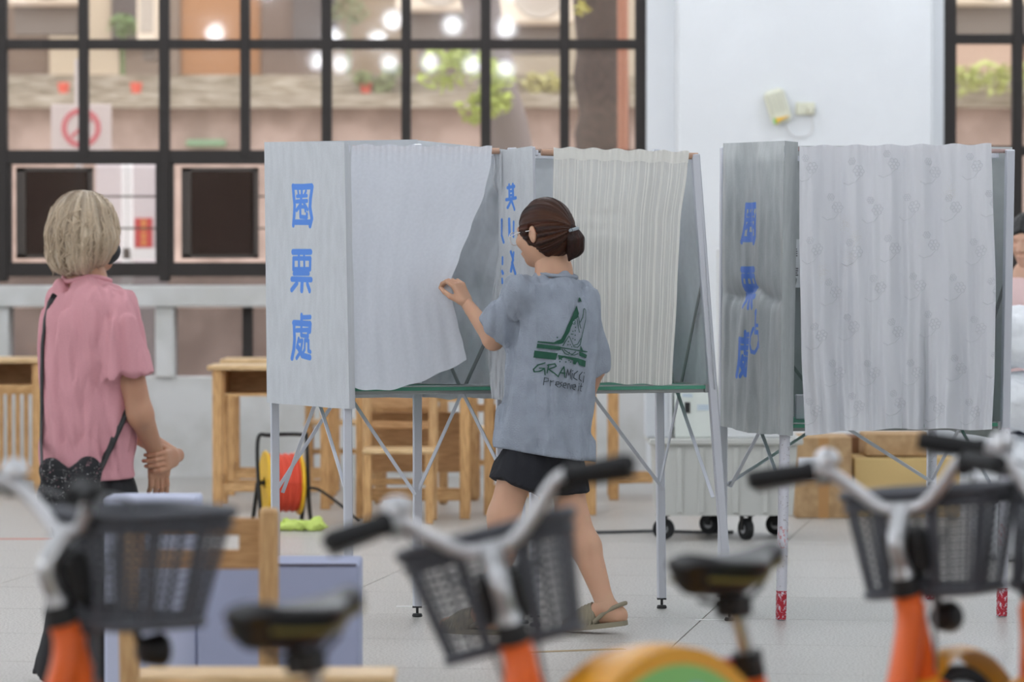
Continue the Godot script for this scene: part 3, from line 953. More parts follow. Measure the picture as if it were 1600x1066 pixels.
func notice(b: Node3D, a: Vector3, c: Vector3, u: float, y: float, size: Vector2, out: Vector3) -> void:
	# a small printed paper fixed to the rear cloth: two lines of small signs
	var p := Print.new(192, 110, rgb(226, 228, 230))
	for r in 2:
		for k in 8:
			var g := Vector2(12 + k * 22, 22 + r * 44)
			for s in 4:
				p.line([g + Vector2(rng.randf_range(0, 5), s * 5), g + Vector2(rng.randf_range(11, 16), s * 5)], 2.2, rgb(70, 72, 76))
			p.line([g + Vector2(7, 0), g + Vector2(rng.randf_range(4, 10), 17)], 2.2, rgb(70, 72, 76))
	var mt := mat(Color.WHITE, 0.7)
	mt.albedo_texture = p.tex()
	var x := (c - a).normalized()
	var m := MB.new()
	var mid := a.lerp(c, u) + out
	mid.y = y
	var h := x * size.x * 0.5
	var k := Vector3(0, size.y * 0.5, 0)
	m.grid([PackedVector3Array([mid - h + k, mid + h + k]), PackedVector3Array([mid - h - k, mid + h - k])])
	obj("notice", m, mt, b).position = -b.position

func build_booths() -> void:
	mats.green_board = mat(rgb(70, 142, 116), 0.5)
	var pale := booth_print(64, 128, rgb(200, 204, 208), 0.03)
	var inner := cloth_mat(pale)
	# ---- left booth
	var fl := leg_at(Vector2(545, 985), Vector2(540, 230), 13.6, 1.69)
	var bl := leg_at(Vector2(431, 960), Vector2(427, 225), 14.1, 1.7)
	var br := leg_at(Vector2(652, 965), Vector2(652, 240), 14.0, 1.7)
	var fr := leg_at(Vector2(818, 976), Vector2(800, 236), 13.74, 1.68)
	var b := thing("voting_booth", "pale grey voting booth whose side panel reads blue characters, leftmost of three", "voting booth", on_leg(fl, 0))
	booth_frame(b, [fl, bl, br, fr], 0.84, [[0, 1], [1, 2], [2, 3]])
	var p := booth_print(300, 512, rgb(200, 204, 208), 0.03)
	p.strokes(glyph_circle, Vector2(99, 80), Vector2(80, 84), BLUE, 9.0)
	p.strokes(glyph_ballot, Vector2(94, 208), Vector2(80, 84), BLUE, 9.0)
	p.strokes(glyph_place, Vector2(94, 334), Vector2(76, 90), BLUE, 9.0)
	var o := -b.position
	var c := cloth(at(413, 222, 14.05), at(538, 222, 13.55), at(417, 629, 14.05), at(546, 640, 13.55), Folds.new(4, 0.02, 0.008, 0.5))
	obj("side_panel", c, cloth_mat(p), b).position = o
	c = cloth(at(538, 222, 13.55), at(550, 226, 13.565), at(546, 640, 13.55), at(555, 638, 13.565), Folds.new(6, 0.02, 0.004, 0.5), 4)
	obj("panel_hem", c, inner, b).position = o
	c = cloth(at(421, 222, 14.12), at(652, 218, 14.05), at(428, 622, 14.12), at(652, 622, 14.05), Folds.new(5, 0.02, 0.01, 0.5))
	obj("rear_panel", c, inner, b).position = o
	c = cloth(at(652, 219, 14.05), at(792, 234, 13.8), at(652, 622, 14.05), at(784, 624, 13.8), Folds.new(8, 0.03, 0.03, 0.9))
	obj("side_panel", c, inner, b).position = o
	notice(b, at(421, 400, 14.1), at(652, 400, 14.04), 0.66, 1.46, Vector2(0.2, 0.12), Vector3(0, 0, 0.02))
	# ---- middle booth
	var fl2 := leg_at(Vector2(836, 980), Vector2(829, 236), 13.64, 1.68)
	var bl2 := leg_at(Vector2(782, 962), Vector2(782, 240), 14.12, 1.68)
	var br2 := leg_at(Vector2(1034, 952), Vector2(1026, 240), 14.33, 1.69)
	var fr2 := leg_at(Vector2(1140, 971), Vector2(1086, 245), 13.85, 1.66)
	var b2 := thing("voting_booth", "grey voting booth behind the walking woman, hung with a striped lace curtain", "voting booth", on_leg(fl2, 0))
	o = -b2.position
	booth_frame(b2, [fl2, bl2, br2, fr2], 0.84, [[0, 1], [1, 2], [2, 3]])
	p = booth_print(128, 512, rgb(200, 204, 208), 0.03)
	p.strokes([[1, 0.2, 0.1, 0.85, 0.08], [1, 0.35, 0.0, 0.35, 0.5], [1, 0.7, 0.0, 0.7, 0.5], [0.8, 0.4, 0.25, 0.65, 0.25], [0.8, 0.4, 0.4, 0.65, 0.4], [1, 0.1, 0.55, 0.95, 0.52], [1, 0.5, 0.6, 0.2, 0.85], [0.9, 0.55, 0.6, 0.8, 0.95]], Vector2(24, 72), Vector2(42, 54), BLUE, 7.0)
	p.strokes([[1, 0.3, 0.0, 0.32, 0.3], [1, 0.7, 0.06, 0.66, 0.32], [1, 0.4, 0.6, 0.6, 0.75], [1, 0.65, 0.62, 0.4, 0.95], [1.1, 0.5, 0.8, 0.75, 1.0]], Vector2(24, 142), Vector2(42, 112), BLUE, 7.0)
	p.strokes([[1, 0.3, 0.0, 0.3, 0.25, 0.6, 0.36], [1, 0.45, 0.6, 0.45, 0.7], [1.2, 0.4, 0.82, 0.5, 0.85], [1, 0.4, 0.94, 0.42, 1.0]], Vector2(4, 142), Vector2(24, 130), BLUE, 6.0)
	c = cloth(at(779, 236, 13.68), at(832, 228, 13.58), at(780, 624, 13.68), at(840, 626, 13.58), Folds.new(9, 0.03, 0.008, 0.4))
	obj("side_panel", c, cloth_mat(p), b2).position = o
	# the loose front edge of the same cloth, crumpled
	var rows := []
	var fo := Folds.new(21, 0.05, 0.02, 1.3)
	for i in 50:
		var v := i / 49.0
		var row := PackedVector3Array()
		for j in 10:
			var u := j / 9.0
			var l := 770.0 + 12.0 * sin(v * 5.0 + 0.6) * smoothstep(0.0, 0.2, v) - 10.0 * exp(-pow((v - 0.13) / 0.05, 2.0)) + 6.0 * v
			row.append(at(lerpf(l, 784.0 + 1.0 * v, u), 236 + v * (386.0 + 4.0 * u), 13.7 + fo.of(u, v) * 0.7 - 0.03 * u))
		rows.append(row)
	var lo := MB.new()
	lo.grid(rows)
	obj("loose_edge", lo, inner, b2).position = o
	c = cloth(at(782, 240, 14.15), at(1028, 236, 14.35), at(782, 606, 14.15), at(1034, 606, 14.35), Folds.new(12, 0.02, 0.01, 0.5))
	obj("rear_panel", c, inner, b2).position = o
	c = cloth(at(1026, 238, 14.36), at(1090, 243, 13.84), at(1034, 604, 14.36), at(1118, 608, 13.82), Folds.new(14, 0.02, 0.012, 0.4))
	obj("side_panel", c, inner, b2).position = o
	notice(b2, at(840, 400, 14.1), at(1030, 400, 14.3), 0.52, 1.43, Vector2(0.24, 0.13), Vector3(0, 0, 0.04))
	# ---- right booth
	var fl3 := leg_at(Vector2(1220, 970), Vector2(1236, 235), 13.87, 1.7)
	var bl3 := leg_at(Vector2(1128, 945), Vector2(1132, 235), 14.45, 1.7)
	var br3 := leg_at(Vector2(1453, 938), Vector2(1462, 240), 14.69, 1.7)
	var fr3 := leg_at(Vector2(1565, 965), Vector2(1578, 238), 14.0, 1.68)
	var b3 := thing("voting_booth", "silver grey satin voting booth with a blue wheelchair symbol, rightmost of three", "voting booth", on_leg(fl3, 0))
	o = -b3.position
	var paint := Print.new(64, 512, rgb(212, 212, 220))
	var fn := FastNoiseLite.new()
	fn.seed = 5; fn.frequency = 0.06
	for y in 512:
		for x in 64:
			var g := fn.get_noise_2d(x * 2.0, y) + 0.5 * fn.get_noise_2d(x * 9.0, y * 6.0)
			if y > 434 and g > -0.22: paint.im.set_pixel(x, y, rgb(178, 30, 48))
			elif y > 260 and y < 320 and g > 0.22: paint.im.set_pixel(x, y, rgb(206, 150, 154))
			elif g > 0.5: paint.im.set_pixel(x, y, rgb(170, 166, 168))
	var red := mat(Color.WHITE, 0.5)
	red.albedo_texture = paint.tex()
	booth_frame(b3, [fl3, bl3, br3, fr3], 0.7, [[0, 1], [1, 2], [2, 3]], [0, 2, 3])
	# paint on three of the legs: worn red sleeves of enamel
	for l in [fl3, br3, fr3]:
		var rowz := []
		var z: Vector3 = (l[1] - l[0]).normalized()
		var x := Vector3(1, 0, 0).rotated(Vector3.UP, 0.18)
		x = (x - z * x.dot(z)).normalized()
		var y := z.cross(x)
		for i in 24:
			var row := PackedVector3Array()
			var q := on_leg(l, lerpf(0.68, 0.003, i / 23.0))
			for s in [[-1, -1], [1, -1], [1, 1], [-1, 1], [-1, -1]]:
				row.append(q + x * s[0] * 0.0156 + y * s[1] * 0.0156)
			rowz.append(row)
		var pm := MB.new()
		pm.grid(rowz, true)
		obj("leg_paint", pm, red, b3).position = o
	p = booth_print(300, 512, rgb(172, 177, 177), 0.05)
	var ink := Color(0.3, 0.5, 0.86)
	var sh := func_shear(glyph_circle, -0.25)
	p.strokes(sh, Vector2(92, 106), Vector2(66, 72), ink, 9.0)
	p.strokes(glyph_ballot, Vector2(86, 220), Vector2(60, 74), ink, 9.0)
	p.strokes(glyph_place, Vector2(76, 334), Vector2(56, 84), ink, 9.0)
	# the wheelchair symbol
	p.strokes([[1.3, 0.42, 0.03, 0.42, 0.06], [0.9, 0.42, 0.1, 0.45, 0.5, 0.72, 0.5, 0.86, 0.82, 1.0, 0.8], [0.7, 0.44, 0.34, 0.7, 0.34], [0.8, 0.3, 0.42, 0.12, 0.6, 0.1, 0.78, 0.25, 0.95, 0.5, 0.97, 0.7, 0.86, 0.74, 0.74]], Vector2(134, 296), Vector2(60, 76), ink, 9.0)
	fo = Folds.new(15, 0.022, 0.026, 0.22)
	fo.crease = 0.52
	c = cloth(at(1130, 224, 14.38), at(1226, 220, 13.8), at(1126, 668, 14.38), at(1218, 680, 13.8), fo, 60, 70)
	var satin_plain := cloth_mat(booth_print(32, 128, rgb(172, 177, 177), 0.05), 0.42, 1.0, 0.0)
	var satin := cloth_mat(p, 0.42, 1.0, 0.0)
	obj("side_panel", c, satin, b3).position = o
	c = cloth(at(1226, 220, 13.8), at(1247, 222, 13.84), at(1218, 680, 13.8), at(1239, 681, 13.84), Folds.new(16, 0.02, 0.006, 0.4), 4)
	obj("panel_hem", c, satin_plain, b3).position = o
	c = cloth(at(1136, 228, 14.47), at(1466, 228, 14.71), at(1132, 665, 14.47), at(1460, 660, 14.71), Folds.new(17, 0.02, 0.01, 0.5))
	obj("rear_panel", c, satin_plain, b3).position = o
	c = cloth(at(1466, 228, 14.71), at(1582, 230, 14.0), at(1458, 668, 14.71), at(1574, 688, 14.0), Folds.new(18, 0.02, 0.014, 0.3), 40)
	obj("side_panel", c, satin_plain, b3).position = o
	notice(b3, at(1140, 400, 14.4), at(1466, 400, 14.66), 0.42, 1.27, Vector2(0.34, 0.18), Vector3(0, 0, 0.03))
	build_curtains()

func func_shear(list: Array, k: float) -> Array:
	var r := []
	for s in list:
		var q: Array = s.duplicate()
		for i in range(1, q.size(), 2): q[i] = q[i] + k * (q[i + 1] - 0.5)
		r.append(q)
	return r

func along(tab: Array, v: float) -> float:
	for k in tab.size() - 1:
		if v <= tab[k + 1][0]:
			var u: float = (v - tab[k][0]) / (tab[k + 1][0] - tab[k][0])
			return lerpf(tab[k][1], tab[k + 1][1], u * u * (3.0 - 2.0 * u) * 0.5 + u * 0.5)
	return tab[-1][1]

func curtain(called: String, label: String, mt: Material, left: Array, right: Array, yl: Vector2, yr: Vector2, d: Vector2, waves: Folds, sag: float, pull: float) -> Node3D:
	var m := MB.new()
	var rows := []
	var nv := 90
	var nu := 110
	for i in nv + 1:
		var v := float(i) / nv
		var row := PackedVector3Array()
		for j in nu + 1:
			var u := float(j) / nu
			var x := lerpf(along(left, v), along(right, v), u)
			var y := lerpf(lerpf(yl.x, yl.y, v), lerpf(yr.x, yr.y, v), u) + sag * pow(v, 4.0) * sin(PI * pow(u, 0.8))
			y += 1.5 * sin(u * 37.0) * (1.0 - v) + 1.2 * sin(u * 23.0) * v
			var z := lerpf(d.x, d.y, u) - pull * pow(u, 1.5) * exp(-pow((v - 0.57) / 0.22, 2.0))
			z -= waves.of(u, v) * (0.35 + 0.65 * v) + 0.004 * sin(u * 150.0) * exp(-v * 30.0)
			row.append(at(x, y, z))
		rows.append(row)
	m.grid(rows)
	return tag(obj(called, m, mt), label, "curtain")

func rod(label: String, a: Vector3, b: Vector3, r: float, mt: Material) -> void:
	var m := MB.new()
	m.tube([a, a.lerp(b, 0.5) - Vector3(0, 0.004, 0), b], r, 10)
	tag(obj("curtain_rod", m, mt), label, "rod", "curtain rods")

func build_curtains() -> void:
	var stick := mat(rgb(186, 150, 128), 0.7)
	rod("thin wooden rod carrying the plain white curtain", at(546, 232, 13.6), at(780, 236, 13.68), 0.011, stick)
	rod("thin wooden rod carrying the striped lace curtain", at(846, 238, 13.7), at(1090, 244, 13.85), 0.012, stick)
	rod("thin rod carrying the embroidered white curtain", at(1247, 233, 13.9), at(1578, 236, 14.03), 0.008, mat(rgb(176, 150, 146), 0.6))
	var p := booth_print(128, 256, rgb(226, 230, 238), 0.012)
	var plain := cloth_mat(p, 0.9, 0.87, 0.55)
	curtain("curtain", "plain white curtain pulled aside by the woman's raised hand", plain, [[0.0, 543], [0.3, 541], [0.6, 546], [1.0, 552]],
		[[0.0, 769], [0.08, 767], [0.22, 757], [0.38, 736], [0.52, 718], [0.63, 705], [0.72, 707], [0.84, 716], [0.93, 724], [1.0, 729]], Vector2(226, 604), Vector2(229, 563), Vector2(13.56, 13.62), Folds.new(31, 0.022, 0.014, 0.3), 19.0, 0.05)
	# lace: stripes of net between stripes of close weave
	var lp := Print.new(512, 900, rgb(232, 231, 225))
	var base := rgb(232, 231, 225)
	var kinds := []
	var x := 0
	var turn := 0
	while x < 512:
		var w: int = [7, 16, 4, 6, 4, 14, 9, 20, 5, 5][turn % 10]
		for k in w: kinds.append([turn % 2, k, w])
		x += w; turn += 1
	for y in 900:
		for xx in 512:
			var kd: Array = kinds[xx]
			var a := 1.0
			if kd[0] == 1 and y > 44:
				var cx: int = (xx + (2 if (y / 4) % 2 == 0 else 0)) % 4
				a = 0.3 if cx < 2 and y % 4 < 3 else 0.95
			elif y > 44 and xx % 5 == 0: a = 0.72
			var tone := 0.02 * sin(y * 0.9 + xx)
			lp.im.set_pixel(xx, y, Color(base.r + tone, base.g + tone, base.b + tone, a))
	for s in 60:
		var q := Vector2(rng.randf_range(100, 420), rng.randf_range(500, 800))
		if s < 40: lp.blend(int(q.x), int(q.y), rgb(214, 190, 160), 0.5)
	var lace := mat(Color.WHITE, 0.9)
	lace.albedo_texture = lp.tex()
	lace.transparency = BaseMaterial3D.TRANSPARENCY_ALPHA
	lace.backlight_enabled = true; lace.backlight = Color(0.4, 0.4, 0.38)
	curtain("curtain", "cream striped lace curtain behind the woman's head and shoulder", lace, [[0.0, 865], [0.5, 862], [1.0, 866]], [[0.0, 1077], [0.08, 1074], [0.3, 1063], [0.6, 1058], [1.0, 1050]],
		Vector2(230, 592), Vector2(237, 602), Vector2(13.66, 13.81), Folds.new(33, 0.06, 0.016, 0.15), 2.0, 0.0)
	# embroidery: sprays of small flowers, raised in thread
	var ep := Print.new(512, 768, rgb(228, 229, 234))
	var hp := Print.new(512, 768, Color(0.3, 0.3, 0.3))
	for r in 7:
		for k in 5:
			var c := Vector2(44 + k * 106 + (50 if r % 2 else 0) + rng.randf_range(-12, 12), 60 + r * 108 + rng.randf_range(-12, 12))
			for fl in [[Vector2(0, 0), 16.0], [Vector2(-18, -26), 10.0]]:
				for q in 6:
					var a := q * TAU / 6.0 + r
					var pc: Vector2 = c + fl[0] + Vector2(cos(a), sin(a)) * fl[1] * 0.6
					var ring := []
					for s in 9: ring.append(pc + Vector2(cos(s * TAU / 8), sin(s * TAU / 8)) * fl[1] * 0.34)
					ep.line(ring, 1.3, rgb(214, 216, 221)); hp.line(ring, 2.4, Color.WHITE)
			var stem := [c + Vector2(4, 14), c + Vector2(-10, 30), c + Vector2(-28, 36), c + Vector2(-40, 28)]
			ep.line(stem, 1.2, rgb(216, 218, 222)); hp.line(stem, 2.2, Color.WHITE)
	for s in 5:
		var q := Vector2([120, 150, 132, 400, 60][s], [210, 250, 300, 130, 340][s])
		for k in 300:
			var z := q + Vector2(rng.randfn(0, 9), rng.randfn(0, 14))
			if z.x > 1 and z.x < 510 and z.y > 1 and z.y < 766: ep.blend(int(z.x), int(z.y), rgb(206, 202, 186), 0.35)
	var em := cloth_mat(ep, 0.9, 0.93, 0.5)
	em.normal_enabled = true
	var him := hp.im.duplicate()
	him.bump_map_to_normal_map(1.5)
	em.normal_texture = ImageTexture.create_from_image(him)
	var fo := Folds.new(37, 0.06, 0.11, 0.07)
	curtain("curtain", "white curtain embroidered with small flowers on the right booth", em, [[0.0, 1249], [0.3, 1249], [0.7, 1252], [1.0, 1258]], [[0.0, 1549], [0.15, 1551], [0.5, 1556], [0.8, 1554], [1.0, 1550]],
		Vector2(228, 681), Vector2(225, 672), Vector2(13.8, 13.93), fo, -6.0, 0.0)

# ---------------------------------------------------------------- people
class Cloth extends Wave:
	var fn := FastNoiseLite.new()
	var fine := FastNoiseLite.new()
	var deep := 0.006
	var sx := 1.0
	var sy := 0.4
	func _init(s: int, dd: float, freq := 7.0, stretch := 0.4) -> void:
		fn.seed = s; fn.frequency = freq; fn.fractal_octaves = 2; fn.fractal_type = FastNoiseLite.FRACTAL_RIDGED
		fine.seed = s + 9; fine.frequency = freq * 2.2; fine.fractal_octaves = 2
		deep = dd; sy = stretch
	func of(p: Vector3) -> float:
		return fn.get_noise_3d(p.x, p.y * sy + p.x * 0.3, p.z) * deep + fine.get_noise_3d(p.x, p.y * sy, p.z) * deep * 0.45

class Strands extends Wave:
	var fn := FastNoiseLite.new()
	var c: Vector3
	var deep := 0.004
	var flow := 0.2
	var axis := Vector3.UP
	func _init(at: Vector3, dd: float, freq: float, s: int) -> void:
		c = at; deep = dd; fn.seed = s; fn.frequency = freq; fn.fractal_octaves = 3
	func of(p: Vector3) -> float:
		var q := (p - c)
		var h := q.dot(axis)
		var r := (q - axis * h).normalized()
		return fn.get_noise_3d(r.x * 10.0, r.z * 10.0 + r.y * 10.0, h * flow * 40.0) * deep * smoothstep(0.0, 0.05, (q - axis * h).length())

class Ridges extends Wave:
	var o: Vector3
	var x: Vector3
	func of(p: Vector3) -> float: return sin((p - o).dot(x) * 480.0) * 0.0016

class HairTint extends Tint:
	var fn := FastNoiseLite.new()
	var c: Vector3
	var axis := Vector3.UP
	var a: Color
	var b: Color
	var flow := 0.1
	func _init(at: Vector3, s: int, c0: Color, c1: Color) -> void:
		c = at; a = c0.srgb_to_linear(); b = c1.srgb_to_linear(); fn.seed = s; fn.frequency = 0.9; fn.fractal_octaves = 3
	func of(p: Vector3) -> Color:
		var q := (p - c)
		var h := q.dot(axis)
		var r := (q - axis * h).normalized()
		return a.lerp(b, clampf(0.5 + 0.9 * fn.get_noise_3d(r.x * 6.0, r.z * 6.0 + r.y * 6.0, h * flow * 40.0), 0.0, 1.0))

func skin(col: Color) -> StandardMaterial3D:
	var m := mat(col, 0.55)
	m.subsurf_scatter_enabled = true; m.subsurf_scatter_strength = 0.12
	return m

func facing(f: Vector3, pitch: float) -> Basis:
	# columns: the person's right, up, back
	var b := Basis(-Vector3.UP.cross(f), Vector3.UP, -f)
	return b * Basis(Vector3(1, 0, 0), pitch)

func head_shape(c: Vector3, b: Basis, neck: Vector3, s := 1.0, cell := 0.004) -> MB:
	# c is the middle of the skull; the face looks along -b.z
	var f := Field.new(c - Vector3(0.16, 0.24, 0.16), c + Vector3(0.16, 0.15, 0.16), cell)
	f.ball(c + b * Vector3(0, 0.012, 0.012) * s, Vector3(0.074, 0.093, 0.092) * s, b, 0.02)
	f.ball(c + b * Vector3(0, -0.03, -0.03) * s, Vector3(0.062, 0.075, 0.062) * s, b, 0.03)
	f.cone(c + b * Vector3(0.0, -0.088, -0.062) * s, c + b * Vector3(0, -0.06, -0.02) * s, 0.024 * s, 0.05 * s, 0.03)      # chin and jaw
	f.cone(c + b * Vector3(0, 0.0, -0.088) * s, c + b * Vector3(0, -0.032, -0.104) * s, 0.008 * s, 0.012 * s, 0.014)      # nose
	for k in [-1.0, 1.0]:
		f.ball(c + b * Vector3(k * 0.012, -0.035, -0.094) * s, Vector3(0.009, 0.008, 0.01) * s, b, 0.008)
		f.ball(c + b * Vector3(k * 0.036, -0.022, -0.07) * s, Vector3(0.024, 0.02, 0.02) * s, b, 0.02)                     # cheek
		f.cone(c + b * Vector3(k * 0.014, 0.02, -0.086) * s, c + b * Vector3(k * 0.045, 0.022, -0.07) * s, 0.008 * s, 0.008 * s, 0.014)
		f.ball(c + b * Vector3(k * 0.031, 0.002, -0.086) * s, Vector3(0.015, 0.01, 0.01) * s, b, 0.008, true)               # eye socket
		f.ball(c + b * Vector3(k * 0.076, -0.01, 0.012) * s, Vector3(0.009, 0.031, 0.019) * s, b * Basis(Vector3(0, 1, 0), k * 0.4), 0.005)
		f.ball(c + b * Vector3(k * 0.086, -0.004, 0.006) * s, Vector3(0.006, 0.014, 0.009) * s, b, 0.004, true)             # hollow of the ear
	f.cone(c + b * Vector3(-0.018, -0.062, -0.09) * s, c + b * Vector3(0.018, -0.062, -0.09) * s, 0.006 * s, 0.006 * s, 0.006)   # lips
	f.cone(c + b * Vector3(-0.014, -0.071, -0.087) * s, c + b * Vector3(0.014, -0.071, -0.087) * s, 0.006 * s, 0.006 * s, 0.006)
	f.cone(c + b * Vector3(0, -0.05, 0.015) * s, neck, 0.047 * s, 0.052 * s, 0.03)
	return f.net()

func hand_shape(wrist: Vector3, dir: Vector3, palm: Vector3, thumb: float, curl: Array, m: MB, s := 1.0) -> void:
	# dir runs from the wrist to the knuckles, palm is the way the palm faces, thumb +1 or -1 picks its side, curl bends the four fingers
	var z := dir.normalized()
	var y := (palm - z * palm.dot(z)).normalized()
	var x := y.cross(z) * thumb
	var lo := wrist - Vector3.ONE * 0.15
	var f := Field.new(lo, wrist + Vector3.ONE * 0.15, 0.0035)
	f.cone(wrist - z * 0.03, wrist + z * 0.01, 0.024 * s, 0.024 * s, 0.01, y, 0.8)
	for k in 4:
		var side := (1.5 - k) * 0.018 * s
		f.cone(wrist + z * 0.012 + x * side * 0.7, wrist + z * 0.078 * s + x * side, 0.013 * s, 0.011 * s, 0.014)
	for k in 4:
		var side := (1.5 - k) * 0.019 * s
		var ln: float = [0.036, 0.041, 0.038, 0.029][k] * s
		var p := wrist + z * 0.08 * s + x * side
		var a := 0.0
		for j in 3:
			a += curl[k] * [0.7, 1.0, 0.7][j]
			var d := (z * cos(a) + y * sin(a) + x * side * 0.25).normalized()
			var q: Vector3 = p + d * ln * [1.0, 0.7, 0.55][j]
			f.cone(p, q, (0.0094 - j * 0.0008) * s, (0.0088 - j * 0.001) * s, 0.003)
			p = q
	var t0 := wrist + z * 0.018 * s + x * 0.022 * s + y * 0.006
	var t1 := t0 + (z * 0.7 + x * 0.6 + y * 0.35).normalized() * 0.04 * s
	var t2 := t1 + (z * 0.9 + x * 0.15 + y * 0.45).normalized() * 0.03 * s
	f.cone(t0, t1, 0.014 * s, 0.011 * s, 0.01); f.cone(t1, t2, 0.0105 * s, 0.0095 * s, 0.003); f.cone(t2, t2 + (z + y * 0.4) * 0.018 * s, 0.0095 * s, 0.008 * s, 0.003)
	m.add(f.net())

func strands(f: Field, c: Vector3, m: MB, n: int, top: float, low: float, spread: float, seedling: int) -> void:
	# thin locks lying on the hair
	var r := RandomNumberGenerator.new()
	r.seed = seedling
	for k in n:
		var a := r.randf() * TAU
		var y0 := r.randf_range(low + 0.06, top)
		var y1 := y0 - r.randf_range(0.05, 0.11)
		if y1 < low - 0.012: y1 = low - r.randf() * 0.014
		var pts := []
		var rad := []
		for i in 7:
			var u := i / 6.0
			var d := Vector3(cos(a + u * spread * (r.randf() - 0.5)), 0, sin(a + u * spread * 0.3))
			var y := lerpf(y0, y1, u)
			var p := Vector3(c.x, maxf(y, low + 0.006), c.z) + d * 0.16
			var q := f.hit(p, -d, 0.16)
			if q.distance_to(p) > 0.15: break
			q.y = y
			pts.append(q + d * 0.0007)
			rad.append(0.0022 * sin(PI * (0.15 + 0.8 * u)) + 0.0003)
		if pts.size() > 3:
			m.tube(pts, rad.slice(0, pts.size()), 5)

func eyes(p: Node3D, c: Vector3, b: Basis, s := 1.0) -> void:
	for k in [-1.0, 1.0]:
		var m := MB.new()
		m.lathe(c + b * Vector3(k * 0.031, 0.0, -0.079) * s, Basis(b.x, -b.z, b.y), [Vector2(0, 0.0085), Vector2(0.004, 0.008), Vector2(0.0085, 0.004), Vector2(0.009, 0), Vector2(0, -0.008)], 12)
		obj("eye", m, mat(rgb(60, 46, 40), 0.2), p)

func build_people() -> void:
	standing_woman()
	print("standing ", Time.get_ticks_msec())
	walking_woman()
	print("walking ", Time.get_ticks_msec())
	far_person()

